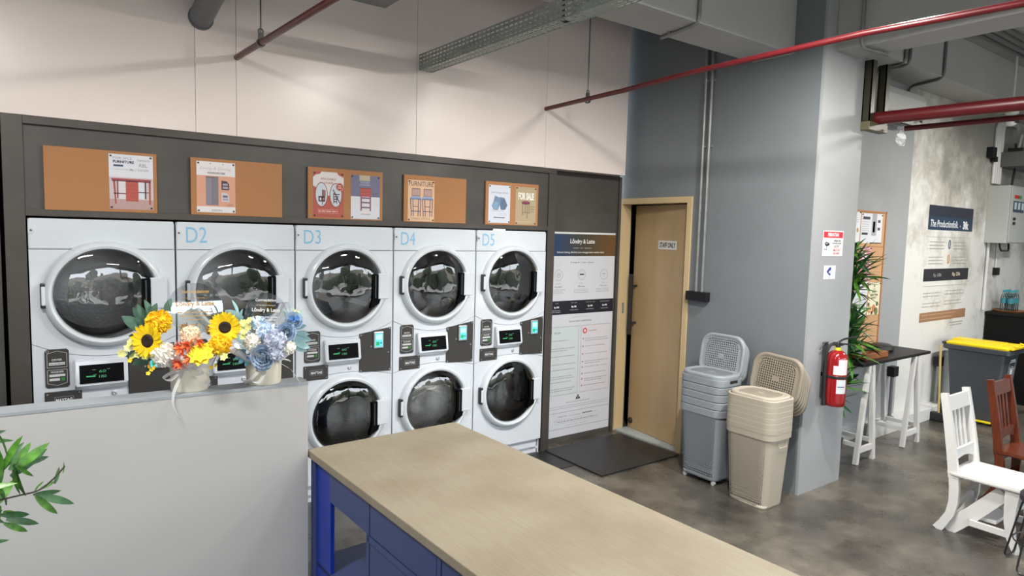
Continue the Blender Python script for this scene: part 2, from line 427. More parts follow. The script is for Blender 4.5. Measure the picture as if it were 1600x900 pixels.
# outside ground, kerb, opposite building, trees (seen only in reflections)
struct('ground_outside', box(nb(), -22, 32, -34, -8.2, -.25, -.06), mat('pale_paving', (.55, .52, .47), .8, var=.2, scale=.5))
b = nb(); box(b, -20, 30, -24, -23.6, -.06, 4.2); struct('wall_opposite', b, mat('far_beige_wall', (.30, .26, .21), .8, var=.3, scale=.4))
b = nb(); rq = random.Random(4)
for k in range(26):
    x = -10 + k * 1.3 + rq.uniform(-.4, .4); y = -15.5 + rq.uniform(-1.5, 1.5); r_ = rq.uniform(.6, 1.5); zc_ = rq.uniform(.5, 1.2) + (2.2 if k % 6 == 1 else 0)
    q_ = bmesh.new(); bmesh.ops.create_icosphere(q_, subdivisions=3, radius=r_)
    for v in q_.verts: v.co *= 1 + rq.uniform(-.16, .16)
    join(b, q_, Matrix.Translation((x, y, zc_)))
    if k % 6 == 1: tube(b, [(x, y, -.1), (x, y, 2.4)], .12, 8)
struct('ground_hedge', b, mat('hedge_green', (.055, .075, .04), .8, var=.5, scale=3))
# beams
struct('trim_beam_main', box(nb(), -3.2, XG, -1.50, -1.17, 3.17, ZC, .004), M_beam)
struct('trim_beam_side', box(nb(), 4.58, 4.88, -8.1, YC, 3.165, ZC, .004), M_beam)
struct('trim_beam_far', box(nb(), XC, XE, -1.60, YK, 3.34, ZC, .004), M_beam)
struct('trim_beam_left', box(nb(), 1.35, 1.99, -8.0, 0, 3.33, ZC, .004), M_ceil)

# partition
PT = thing('wall_partition', None, None, (0.94, -1.512, 0), -.046, kind='structure')
obj('partition_body', box(nb(), -2.4, 0, 0, .105, 0, 1.196), M_part, PT)
obj('partition_coping', box(nb(), -2.4, .0015, -.0015, .1065, 1.19, 1.2), mat('grey_coping', (.30, .335, .37), .5, var=.1, scale=4), PT)

# door
DR = thing('door_1', None, None, (XG, 0, 0), kind='structure')
def P_(bm, m, n, par, **k): return obj(n, bm, m, par, **k)
b = nb(); box(b, -.014, .105, .120, .168, 0, 2.135, .002); P_(b, M_doorf, 'door_frame', DR)
b = nb(); box(b, -.014, .105, -.672, -.622, 0, 2.135, .002); P_(b, M_doorf, 'door_frame', DR)
b = nb(); box(b, -.014, .105, -.672, .168, 2.135, 2.185, .002); P_(b, M_doorf, 'door_frame', DR)
b = nb(); box(b, -.005, .17, -.622, .12, 0, .012); P_(b, mat('grey_threshold_tile', (.34, .38, .38), .4, var=.15, scale=20), 'threshold', DR)
lf = nb(); box(lf, 0, .038, 0, .73, .014, 2.128, .002)
leaf = P_(lf, M_door, 'door_leaf', DR); leaf.location = (.072, -.612, 0); leaf.rotation_euler = (0, 0, -.125)
b = nb(); bar(b, (-.07, .675, .92), (-.07, .675, 1.49), .035, .022, up=(1, 0, 0), bev=.003)
tube(b, [(0, .675, 1.03), (-.065, .675, 1.03)], .011); tube(b, [(0, .675, 1.38), (-.065, .675, 1.38)], .011)
P_(b, M_black, 'door_handle', leaf, label='long black vertical pull handle')
b = nb(); lathe(b, [(.028, 0), (.028, -.012), (.02, -.02), (0, -.02)], (0, .685, .085), 'x', 20); P_(b, M_black, 'door_stop', leaf, label='round black stop')
c = Canvas(); c.rect(-.0, .235, 0, .078, 'd8d8d6', 1); c.text('STAFF ONLY', .118, .016, .046, '17171a', 2, width=.20, align='c', bold=.03)
o = c.obj('staff_sign'); o.location = (XG + .070 + .40 * math.sin(.125), -.612 + .40 * math.cos(.125), 1.733); o.rotation_euler = (0, 0, -PI / 2 - .125)
tag(o, 'small white STAFF ONLY sign on the tan door', 'sign')
b = nb(); box(b, .03, .055, .118, .1205, 1.12, 1.22); P_(b, M_chrome, 'strike_plate', DR)
# things in the store room
t = thing('water_bucket', 'pale plastic bucket just inside the tan door gap', 'bucket', (5.02, .22, 0))
b = nb(); lathe(b, [(.10, 0), (.13, .30), (.14, .31), (.13, .31), (.12, .28), (0, .27)]); obj('bucket_body', b, M_bgray, t)
b = nb(); tube(b, [(.13 * math.cos(a), .13 * math.sin(a) * .2, .30 + .10 * math.sin(a)) for a in [PI * k / 10 for k in range(11)]], .004, 6); obj('handle', b, M_chrome, t)
t = thing('metal_shelf_rack', 'dark metal shelf rack seen through the door gap', 'rack', (5.6, .55, 0))
for x in (-.35, .35):
    for y in (-.15, .2): obj('post', box(nb(), x - .015, x + .015, y - .015, y + .015, 0, 1.9), M_dsteel, t)
for z in (.5, 1.1, 1.7): obj('shelf', box(nb(), -.37, .37, -.17, .22, z, z + .03), M_dsteel, t)

# small white notice on the left dark panel
c = Canvas(); c.rect(0, .16, 0, .12, 'c9ccd0', 1); c.rect(.01, .15, .01, .11, '8d9496', 2); o = c.obj('notice_plate', loc=(-.285, .009, 1.70)); tag(o, 'small pale notice plate on the dark panel at far left', 'sign')

# ------------------------------------------------------------------ ceiling services
# big dark pipe stub
t = thing('waste_pipe', 'thick dark grey pipe entering the white wall at top left', 'pipe', (.84, 0, 3.03))
b = nb(); tube(b, [(0, .0, 0), (-.02, -.6, .06), (-.05, -3, .28)], .062, 24); obj('pipe_body', b, M_duct, t)
b = nb(); tube(b, [(0, .01, 0), (0, -.012, 0)], .068, 24); obj('collar', b, M_duct, t)
def pipe_thing(lab, pts, r, hang, m=M_red, name='sprinkler_pipe', ztop=ZC):
    t = thing(name, lab, 'pipe', pts[0]); o0 = Vector(pts[0])
    L = [Vector(p) - o0 for p in pts]
    b = nb(); tube(b, L, r, 16); obj('pipe_body', b, m, t)
    for y in hang:
        # point of the pipe at world y
        a, c = Vector(pts[0]), Vector(pts[-1]); k = (y - a.y) / (c.y - a.y); p = a + (c - a) * k - o0
        b = nb(); tube(b, [p + Vector((0, 0, r + .02)), p + Vector((0, 0, ztop - o0.z - p.z))], .0042, 6); obj('hanger_rod', b, M_dsteel, t)
        b = nb(); lathe(b, [(r + .001, -.012), (r + .006, -.012), (r + .006, .012), (r + .001, .012)], p, 'y', 18, close=True)
        box(b, p.x - .012, p.x + .012, p.y - .01, p.y + .01, p.z + r, p.z + r + .035)
        tube(b, [(p.x + .013 * math.cos(a), p.y, p.z + r + .045 + .013 * math.sin(a)) for a in [2 * PI * k / 10 for k in range(10)]], .004, 6, closed=True)
        obj('clamp', b, M_dsteel, t)
    return t
pipe_thing('thin red sprinkler pipe ending on the white wall at upper left', [(1.035, 0, 2.843), (1.10, -1.21, 2.843), (1.25, -4.0, 2.843)], .0175, [-.42, -3])
pipe_thing('long thin red sprinkler pipe crossing in front of the grey column', [(3.40, 0, 2.849), (3.36, -.9, 2.849), (3.302, -1.617, 2.852), (3.29, -2.57, 2.851), (3.36, -3.2, 2.85), (3.5, -4.6, 2.85)], .0165, [-.482])
pipe_thing('thick red pipe coming out of the steel bracket by the column', [(5.13, YC - .02, 2.765), (5.20, -2.5, 2.765), (5.35, -4.2, 2.765)], .047, [])
pipe_thing('thin red pipe with a plastic wrapped end at right', [(5.325, -1.9, 2.70), (5.37, -2.65, 2.70), (5.45, -4.2, 2.70)], .02, [])
b = nb()
lathe(b, [(0, .05), (.020, .045), (.014, .02), (.022, .0), (.034, -.03), (.045, -.06), (.04, -.085), (.02, -.12), (0, -.125)], (0, 0, 0), 'z', 9)
for v in b.verts: v.co += Vector((random.uniform(-.012, .012), random.uniform(-.012, .012), random.uniform(-.008, .008))); v.co.x += (-v.co.z) * .3
for f in b.faces: f.smooth = False
o = obj('plastic_wrap', b, M_tape); o.scale = (.8, .8, .8); o.location = (5.325, -1.87, 2.675); tag(o, 'crumpled clear plastic wrap tied on the thin red pipe end', 'wrap')

# perforated cable tray
t = thing('cable_tray', 'perforated galvanised cable tray running out of the white wall', 'tray', (2.25, 0, 2.965))
LT = 3.4; SL = math.tan(.028)
def tray_pt(x, y, z): return Vector((x - SL * y * .0 + .0 + (-y) * .02, y, z + (-y) * .0))
def side(x0, z0, x1, z1, nv, fu=.66, fv=.36):
    b = nb(); holed(b, lambda u, v: tray_pt(x0 + (x1 - x0) * v, -LT * u, z0 + (z1 - z0) * v), int(LT / .045), nv, fu, fv); return b
obj('tray_side', side(0, 0, 0, .105, 4), M_galv, t)
obj('tray_side', side(.10, 0, .10, .105, 4), M_galv, t)
obj('tray_floor', side(0, 0, .10, 0, 4), M_galv, t)
b = nb(); tube(b, [tray_pt(0, 0, .105), tray_pt(0, -LT, .105)], .003, 6); tube(b, [tray_pt(.10, 0, .105), tray_pt(.10, -LT, .105)], .003, 6); tube(b, [tray_pt(0, 0, 0), tray_pt(0, -LT, 0)], .0022, 6); tube(b, [tray_pt(.1, 0, 0), tray_pt(.1, -LT, 0)], .0022, 6)
obj('tray_edge', b, M_galv, t)
b = nb(); box(b, .055, .095, -1.50, -1.46, .0, ZC - 2.965); obj('hanger_post', b, M_dsteel, t)
b = nb(); box(b, -.32, .3, -1.64, -1.60, .125, .165); obj('hanger_bar', b, M_dsteel, t)
# beam conduits
def cond(lab, pts, r=.0125, m=M_condd, name='conduit', clips=(), rad=.07, cat='conduit'):
    o0 = Vector(pts[0]); t = thing(name, lab, cat, pts[0])
    b = nb(); tube(b, arcpts([Vector(p) - o0 for p in pts], rad, 6), r, 10); obj('conduit_tube', b, m, t)
    for c_, ax in clips:
        p = Vector(c_) - o0; b = nb()
        if ax == 'x': box(b, p.x - .003, p.x + r + .004, p.y - r * 2.1, p.y + r * 2.1, p.z - .01, p.z + .01, .002)
        else: box(b, p.x - r * 2, p.x + r * 2, p.y - .01, p.y + .01, p.z - .003, p.z + .012, .002)
        obj('saddle_clip', b, M_cond, t)
    return t
cond('grey conduit bending under the concrete beam left of the column', [(3.37, -1.513, ZC), (3.37, -1.513, 3.157), (3.42, -1.17, 3.157)], .0125, M_cond, clips=[((3.405, -1.26, 3.157), 'y')])
cond('left of the two conduits running down to the black box', [(XG - .015, -.757, 3.70), (XG - .015, -.757, 1.40)], .0125, M_cond, clips=[((XG - .012, -.757, 2.58), 'x'), ((XG - .012, -.757, 3.10), 'x')])
cond('right of the two conduits running down to the black box', [(XG - .015, -.815, 3.70), (XG - .015, -.815, 1.40)], .0125, M_cond, clips=[((XG - .012, -.815, 2.58), 'x'), ((XG - .012, -.815, 3.10), 'x')])
b = nb(); box(b, -.055, 0, -.105, .105, 0, .075, .006); box(b, -.058, -.05, -.06, .06, .02, .055, .002)
o = obj('switch_box', b, M_sock); o.location = (XG, -.785, 1.33); tag(o, 'black switch box on the grey wall beside the door', 'switch box')
cond('pale conduit coming down the beam side above the column', [(4.566, -1.915, ZC), (4.566, -1.915, 3.148), (4.86, -1.95, 3.148)], .0125, M_cond, clips=[((4.77, -1.94, 3.15), 'y')])
cond('left of the paired dark conduits on the far beam', [(5.90, -1.614, 3.47), (5.90, -1.614, 3.325), (5.90, -1.30, 3.325)], .0125, M_condd)
cond('right of the paired dark conduits on the far beam', [(5.98, -1.614, 3.47), (5.98, -1.614, 3.325), (5.96, -1.30, 3.325)], .0125, M_condd)
cond('dark conduit bending under the far beam above the air conditioner', [(6.66, -1.614, 3.65), (6.66, -1.614, 3.325), (6.80, -1.265, 3.325), (6.80, -1.265, 3.19)], .0125, M_condd)
for i in range(4):
    cond('dark ceiling conduit, %s of four in parallel at top right' % ['nearest the beam', 'second from the beam', 'third from the beam', 'farthest from the beam'][i],
         [(6.3, -1.75 - i * .075, 3.735), (XE, -1.75 - i * .075, 3.735)], .013, M_condd)

# steel pipe bracket beside the column
t = thing('pipe_bracket', 'olive steel pipe bracket hanging beside the column', 'bracket', (4.995, YC - .03, 2.68))
for x in (.0, .215):
    b = nb(); box(b, x, x + .062, -.03, -.022, .0, .49); box(b, x, x + .008, -.03, .03, 0, .49); box(b, x, x + .062, .022, .03, 0, .49); obj('bracket_post', b, M_olive, t)
obj('bracket_foot', box(nb(), -.005, .28, -.035, .03, -.012, .05, .003), M_olivel, t)

# air conditioner
t = thing('air_conditioner', 'white split air conditioner high on the wall behind the red pipe', 'air conditioner', (5.92, YK, 2.93))
b = nb(); prism(b, [(0, .02), (-.15, 0), (-.20, .07), (-.205, .21), (-.18, .27), (0, .27)], 'x', 0, .82); obj('unit_body', b, M_whitep, t)
b = nb(); prism(b, [(-.05, .005), (-.15, -.012), (-.155, -.006), (-.05, .011)], 'x', .06, .75); obj('louvre', b, M_black, t)
b = nb(); box(b, .70, .76, -.2065, -.204, .02, .05); obj('unit_mark', b, M_black, t)

# ------------------------------------------------------------------ the pieces on the notice wall
t = thing('cork_board', 'tall light cork notice board beside the column', 'notice board', (5.93, YK, .80), group=None)
obj('board_face', box(nb(), 0, .60, -.018, -.004, 0, 1.325), M_corkl, t)
b = nb(); box(b, 0, .60, -.024, -.002, 1.315, 1.33); box(b, .585, .605, -.024, -.002, 0, 1.33); box(b, -.005, .012, -.024, -.002, 0, 1.33); box(b, 0, .60, -.024, -.002, 0, .012); obj('board_frame', b, M_cork, t)
for z in (.47, 1.0): obj('board_joint', box(nb(), .012, .585, -.019, -.0175, z, z + .002), M_brown, t)
def sheet(name, lab, x, z, w, h, draw, y=YK - .0195, cat='paper', bg='dfe0e6'):
    c = Canvas(); c.rect(0, w, 0, h, bg, 0); draw(c); o = c.obj(name, loc=(x, y, z)); tag(o, lab, cat)
    for px, pz in ((.015, h - .012), (w - .015, h - .012)):
        b = nb(); lathe(b, [(.006, 0), (.004, -.008), (0, -.009)], (px, -.001, pz), 'y', 8); obj('push_pin', b, M_black, o)
    return o
def d1(c):
    c.rect(.03, .16, .215, .24, '3a3c48'); c.rect(.02, .13, .075, .095, '3a3c48'); c.rect(.20, .29, .07, .27, 'a9a9ae'); c.rect(.22, .26, .10, .2, '8b8d94'); c.rect(.31, .36, .19, .215, '50525a'); c.rect(.31, .36, .12, .145, '50525a')
    c.lines(.02, .17, .19, 5, .02, .004, '9a9aa6'); c.rect(.18, .40, -.002, .006, '33343a')
sheet('notice_sheet', 'large white printed notice at the top of the tall cork board', 6.06, 1.835, .40, .27, d1)
sheet('notice_sheet', 'narrow white sheet at the top left edge of the tall cork board', 5.94, 1.83, .105, .29, lambda c: (c.disc(.06, .12, .02, 'b99b6a'), c.lines(.01, .09, .25, 4, .02, .004, '9a9aa6')), bg='e3e4e8')
def d2(c):
    c.rect(.02, .2, .03, .3, 'cf8f99'); c.disc(.11, .22, .05, 'e9d5d8', 2); c.lines(.03, .19, .12, 4, .02, .005, 'b5596a')
sheet('flyer', 'pink flyer pinned on the tall cork board behind the plant', 6.06, 1.475, .225, .325, d2, bg='e0a6ae')
def d3(c):
    c.lines(.03, .24, .28, 3, .025, .004, '8c8f9c'); c.ringp(.09, .13, .05, .006, '8c8f9c'); c.lines(.15, .25, .2, 6, .02, .004, '8c8f9c')
sheet('notice_sheet', 'white line drawing sheet lower left on the tall cork board', 6.0, 1.15, .265, .325, d3)
def d4(c):
    c.disc(.11, .27, .012, '77845c', 1); c.text('SALE', .11, .235, .014, '4c5b38', 2, align='c'); c.text('EVERY', .11, .205, .022, '3f5d36', 2, align='c', bold=.02); c.text('NEW ITEM', .11, .175, .022, '3f5d36', 2, align='c', bold=.02); c.text('WEEKLY', .11, .15, .018, '3f5d36', 2, align='c')
    for x, z, r, h in ((.04, .05, .04, 'd9a67a'), (.12, .06, .04, 'c97f58'), (.17, .03, .04, '6c7f4a'), (.18, .10, .025, '4f6b3a'), (.02, .10, .02, '5d6b3a'), (.09, .02, .02, '6b2d20')): c.disc(x, z, r * .9, h, 1)
sheet('flyer', 'cream flyer with green lettering and flowers on the tall cork board', 6.285, 1.165, .225, .305, d4, bg='e6e0c4')

# vinyl print on the plaster wall
def vin():
    c = Canvas()
    def D(x): return x
    c.rect(0, 1.15, .97, 1.225, '22384f'); c.rect(.0, 1.15, 1.11, 1.225, '252a38', 2)
    c.text('The Productionfolk.', .05, 1.00, .075, 'dfe4e8', 3, width=.70, shear=.25, bold=.01); c.text('by', .80, 1.005, .03, 'dfe4e8', 3); c.text('3fk', .88, .99, .09, 'dfe4e8', 3, width=.16, bold=.05)
    c.rect(-.02, 1.14, .895, .898, '9c9a92')
    for zz, col in ((.84, '3a4f72'), (.68, 'c9854a')):
        c.lines(.07, .45, zz, 3, .035, .008, 'a3a49e', rag=.1); c.lines(.67, 1.05, zz, 3, .035, .008, 'a3a49e', rag=.1); c.ringp(.57, zz - .02, .03, .016, col, rz=.05)
    c.rect(-.02, 1.14, .43, .56, '26262e', 1); c.text('Rp 100k', .22, .465, .045, 'a8a6a0', 2, width=.2); c.text('Rp 25k', .70, .465, .052, 'cfc4a4', 2, width=.22, bold=.02)
    c.rect(-.02, 1.12, .375, .378, '9c9a92')
    for zz in (.30, .19): c.lines(.0, .45, zz, 2, .035, .008, 'a8a9a4', rag=.1); c.lines(.55, 1.05, zz + .01, 2, .035, .008, 'a8a9a4', rag=.1)
    c.rect(-.04, 1.15, .0, .098, '9a7457', 1); c.lines(.0, .95, .065, 2, .04, .010, 'b89c84', rag=.5)
    c.lines(.75, 1.1, -.05, 2, .03, .01, '9c9a92', rag=.1)
    o = c.obj('wall_sticker', loc=(7.495, YK - .002, 1.02)); tag(o, 'printed dark blue and brown sticker set on the bare plaster wall', 'wall sticker')
vin()

# electrics at far right
t = thing('electrical_cabinet', 'grey steel electrical cabinet with meters on the plaster wall', 'electrical cabinet', (9.03, YK, 1.87))
obj('cabinet_body', box(nb(), 0, .62, -.22, 0, 0, .66, .004), M_elec, t)
obj('cabinet_door', box(nb(), .012, .608, -.232, -.222, .012, .645, .004), M_elec, t)
for i, h in enumerate(('b3202a', 'b3202a', '1f8f52')):
    b = nb(); lathe(b, [(.02, 0), (.018, -.015), (0, -.018)], (.12 + i * .075, -.232, .535), 'y', 14); obj('indicator_lamp', b, flat(h), t, label=('red', 'red', 'green')[i] + ' indicator lamp')
for i in range(3):
    f = obj('meter', box(nb(), .08 + i * .115, .175 + i * .115, -.24, -.23, .36, .485, .002), flat('2c4458'), t)
    obj('meter_face', box(nb(), .095 + i * .115, .16 + i * .115, -.242, -.239, .39, .47), flat('b9c9d2'), f)
for z in (.28, .23):
    b = nb(); lathe(b, [(.018, 0), (.016, -.02), (0, -.02)], (.12, -.232, z), 'y', 12); obj('knob', b, M_black, t)
for i in range(4):
    cond('white conduit dropping to the cabinet, %s of four side by side' % ['first', 'second', 'third', 'last'][i], [(9.55 + i * .06, YK - .02, 3.26), (9.08 + i * .065, YK - .02, 3.26 - i * .0), (9.08 + i * .065, YK - .02, 2.56)], .019, M_whitep, rad=.10)
cond('white conduit running down beside the black counter', [(9.12, YK - .02, 1.87), (9.12, YK - .02, 1.08)], .016, M_whitep)
cond('thin white conduit below the cabinet down to the black socket', [(9.42, YK - .015, 1.87), (9.42, YK - .015, 1.55)], .010, M_whitep)
b = nb(); box(b, -.045, .045, -.05, 0, -.045, .045, .005); o = obj('power_socket', b, M_sock); o.location = (9.42, YK, 1.53); tag(o, 'black power socket below the electrical cabinet', 'socket')
b = nb(); box(b, -.055, .055, -.07, 0, -.06, .06, .005); box(b, .05, .10, -.07, -.01, -.10, -.04, .003); o = obj('power_socket', b, M_sock); o.location = (8.93, YK, 2.90); tag(o, 'black socket with a plug beside the bundle of white conduits', 'socket')
b = nb(); tube(b, arcpts([(0, 0, 0), (0, -.02, -.09), (.26, -.02, -.09), (.30, 0, 0)], .06), .011, 8); o = obj('power_cable', b, M_black); o.location = (9.20, YK - .1, 1.87); tag(o, 'black cable looping under the electrical cabinet', 'cable')
b = nb(); tube(b, arcpts([(0, 0, 0), (.06, 0, -.25), (-.02, 0, -.50)], .1), .013, 8); o = obj('power_cable', b, M_black); o.location = (9.45, YK - .1, 3.05); tag(o, 'black cable dropping onto the top of the electrical cabinet', 'cable')
t = thing('wall_shelf', 'dark grey wall shelf above the electrical cabinet', 'shelf', (9.22, YK, 2.76))
obj('shelf_board', box(nb(), 0, 1.2, -.30, 0, 0, .17, .004), mat('grey_shelf', (.12, .13, .13), .5), t)
t = thing('router', 'black network router with a white aerial on the wall shelf', 'router', (9.30, YK - .15, 2.93))
obj('router_body', box(nb(), 0, .3, -.08, .08, 0, .05, .01), M_black, t)
b = nb(); bar(b, (.1, 0, .04), (.17, 0, .22), .02, .012); obj('aerial', b, M_whitep, t)
b = nb(); tube(b, [(.27, 0, .03), (.27, 0, .45)], .012, 8); obj('aerial', b, M_whitep, t)
t = thing('dome_camera', 'white security camera under the far beam', 'security camera', (8.05, -1.72, 3.10))
b = nb(); lathe(b, [(.06, .13), (.062, .10), (.055, .07), (.03, .055), (0, .055)], (0, 0, 0)); tube(b, [(0, 0, .12), (0, 0, .65)], .012, 8); obj('camera_mount', b, M_whitep, t)
b = nb(); bmesh.ops.create_uvsphere(b, u_segments=16, v_segments=10, radius=.055); bmesh.ops.translate(b, verts=b.verts, vec=(0, 0, 0)); obj('camera_body', b, M_whitep, t, smooth=True)
b = nb(); lathe(b, [(.03, -.05), (.028, -.065), (0, -.066)], (-.02, .0, 0), 'y', 16); obj('lens', b, M_black, t)

# black counter, tray and bottles
t = thing('counter', 'black counter at the far right below the electrical cabinet', 'counter', (9.24, -3.40, 0))
obj('counter_body', box(nb(), .0, .60, .02, 2.13, 0, 1.02), mat('matt_black', (.006, .006, .006), .8, spec=.15), t)
obj('counter_top', box(nb(), -.01, .62, 0, 2.14, 1.02, 1.055, .002), mat('matt_black2', (.008, .008, .008), .7, spec=.2), t)
t = thing('serving_tray', 'round wooden serving tray on the black counter', 'tray', (9.42, -1.44, 1.055))
b = nb(); lathe(b, [(.145, 0), (.165, .02), (.16, .024), (.14, .012), (0, .010)], seg=36); obj('tray_body', b, M_wood, t)
bt = thing('water_bottle', 'clear water bottle with a teal cap at the left front of the wooden tray', 'bottle', (9.335, -1.47, 1.067), group='water bottles on the wooden tray')
b = nb(); lathe(b, [(0, 0), (.028, 0), (.031, .02), (.029, .07), (.031, .12), (.022, .155), (.013, .17), (.013, .18)], seg=16); obj('bottle_body', b, M_bottle, bt)
b = nb(); lathe(b, [(.0315, .075), (.0315, .12)], seg=16); obj('bottle_label', b, flat('2f7c86'), bt)
b = nb(); lathe(b, [(.0145, .18), (.0145, .2), (0, .2)], seg=14); obj('cap', b, flat('2f8f9a'), bt)
names = ['second in the front row', 'third in the front row', 'last in the front row', 'first in the back row', 'second in the back row', 'third in the back row', 'last in the back row']
bt.scale = (.95, .95, 1.25)
k = 0
for j in range(2):
    for i in range(4):
        if i == j == 0: continue
        dup(bt, (9.335 + i * .062, -1.47 + j * .07, 1.067), label='clear water bottle with a teal cap, ' + names[k] + ' on the wooden tray'); k += 1

# wheelie bin
t = thing('wheelie_bin', 'dark grey wheelie bin with a yellow lid by the plaster wall', 'bin', (8.02, -1.66, 0), 0); t.scale = (.93, .93, .96)
b = nb()
def quadloft(bm, loops):
    rows = [[bm.verts.new(p) for p in L] for L in loops]; n = len(rows[0]); fs = []
    for A, B in zip(rows, rows[1:]):
        for i in range(n): fs.append(bm.faces.new([A[i], A[(i + 1) % n], B[(i + 1) % n], B[i]]))
    fs.append(bm.faces.new(rows[0][::-1])); fs.append(bm.faces.new(rows[-1])); bmesh.ops.recalc_face_normals(bm, faces=fs); return bm
def rr(w, d, r, z=0, n=5, cx=0, cy=0):
    out = []
    for sx, sy, a0 in ((1, 1, 0), (-1, 1, PI / 2), (-1, -1, PI), (1, -1, 1.5 * PI)):
        for k in range(n + 1):
            a = a0 + PI / 2 * k / n; out.append((cx + sx * (w / 2 - r) + r * math.cos(a), cy + sy * (d / 2 - r) + r * math.sin(a), z))
    return out
quadloft(b, [rr(.38, .42, .03, .03, cy=-.0), rr(.40, .46, .03, .25), rr(.455, .55, .025, .80)])
obj('bin_body', b, M_bin, t)
b = nb(); quadloft(b, [rr(.47, .60, .03, .775), rr(.50, .64, .03, .785), rr(.50, .64, .03, .825), rr(.48, .62, .03, .83)]); obj('bin_rim', b, M_bin, t)
b = nb(); quadloft(b, [rr(.47, .60, .03, .832), rr(.475, .605, .03, .85), rr(.44, .55, .03, .868), rr(.30, .36, .03, .874)])
box(b, -.20, .20, -.335, -.28, .838, .858, .006); box(b, -.10, .10, -.20, .28, .868, .885, .006)
obj('bin_lid', b, M_yel, t, label='yellow lid')
b = nb(); tube(b, [(-.24, .315, .84), (.24, .315, .84)], .015, 10); obj('hinge_bar', b, M_bin, t)
b = nb(); tube(b, arcpts([(-.12, -.30, .885), (-.12, -.36, .87), (.12, -.36, .87), (.12, -.30, .885)], .03), .01, 8); obj('lid_handle', b, M_yel, t)
for x in (-.2, .2):
    b = nb(); lathe(b, [(.02, -.025), (.095, -.025), (.1, -.015), (.1, .015), (.095, .025), (.02, .025)], (x, .22, .1), 'x', 24); obj('wheel', b, M_black, t)
b = nb(); bar(b, (-.24, -.20, .05), (-.24, .12, .05), .03, .02, bev=.004); obj('foot_pedal', b, M_yel, t, label='yellow foot pedal')
c = Canvas(); c.ringp(0, 0, .07, .005, 'c6cdd2'); c.rect(-.09, .09, .11, .118, 'c6cdd2'); c.rect(-.09, .09, -.118, -.11, 'c6cdd2'); c.rect(-.09, -.083, -.11, .11, 'c6cdd2'); c.rect(.083, .09, -.11, .11, 'c6cdd2'); c.rect(-.07, .07, .125, .14, 'c6cdd2')
c.poly([(-.03, -.045), (.03, -.045), (.04, .03), (-.04, .03)], 'c6cdd2'); c.rect(-.05, .05, .035, .045, 'c6cdd2')
o = c.obj('bin_emblem', t, loc=(.02, -.268, .58)); o.rotation_euler = (.09, 0, 0)
# broom stick against the bin, floor posts
t = thing('broom', 'broom with a yellow and brown stick beside the wheelie bin', 'broom', (7.62, -1.44, 0), 0)
b = nb(); tube(b, [(0, 0, .08), (.0, .03, .80)], .011, 8); obj('broom_stick', b, mat('stick', (.50, .38, .13), .5), t)
b = nb(); box(b, -.04, .04, -.11, .11, 0, .09, .01); obj('broom_head', b, M_black, t)
for x, lab in ((6.82, 'black floor socket on a grey conduit stub beside the trestle table'), (8.30 - .42, 'black floor socket on a grey conduit stub behind the wheelie bin')):
    t = thing('floor_socket', lab, 'socket', (x, YK - .055, .125))
    b = nb(); tube(b, [(0, 0, 0), (0, 0, .42)], .017, 10); obj('conduit_tube', b, M_cond, t)
    obj('socket_box', box(nb(), -.05, .05, -.035, .035, .41, .51, .006), M_sock, t)
    b = nb(); lathe(b, [(.04, 0), (.04, .008), (.018, .02)]); obj('base_flange', b, M_cond, t)
# ------------------------------------------------------------------ stacked dryer + washer units
DC, WC = 1.457, .570          # door centre heights
CX = .343
def panel_poly(bm, pts, hole, y0, y1, N=72):
    """front panel of outline pts (x,z); hole = (cx,cz,r) or None"""
    if hole is None: return prism(bm, pts, 'y', y0, y1)
    cx, cz, r = hole
    angs = [2 * PI * k / N for k in range(N)] + [math.atan2(z - cz, x - cx) % (2 * PI) for x, z in pts]
    angs = sorted(set(round(a, 6) for a in angs))
    out = []
    for a in angs:
        dx, dz = math.cos(a), math.sin(a); best = None
        for (ax, az), (bx, bz) in zip(pts, pts[1:] + pts[:1]):
            ex, ez = bx - ax, bz - az; den = dx * ez - dz * ex
            if abs(den) < 1e-12: continue
            t = ((ax - cx) * ez - (az - cz) * ex) / den; s = ((ax - cx) * dz - (az - cz) * dx) / den
            if t > 0 and -1e-5 <= s <= 1 + 1e-5 and (best is None or t < best): best = t
        out.append((cx + dx * best, cz + dz * best))
    inn = [(cx + r * math.cos(a), cz + r * math.sin(a)) for a in angs]
    n = len(angs); fs = []
    O0 = [bm.verts.new((x, y0, z)) for x, z in out]; I0 = [bm.verts.new((x, y0, z)) for x, z in inn]
    O1 = [bm.verts.new((x, y1, z)) for x, z in out]; I1 = [bm.verts.new((x, y1, z)) for x, z in inn]
    for i in range(n):
        j = (i + 1) % n
        fs += [bm.faces.new([O0[i], O0[j], I0[j], I0[i]]), bm.faces.new([O0[i], O1[i], O1[j], O0[j]]), bm.faces.new([I0[i], I0[j], I1[j], I1[i]])]
    bmesh.ops.recalc_face_normals(bm, faces=fs)
    return bm
arcA = [(.003 + .68 * k / 16, 1.115 + .088 * ((k - 8) / 8) ** 2) for k in range(17)]
arcB = [(.003 + .68 * k / 16, .874 - .046 * ((k - 8) / 8) ** 2) for k in range(17)]
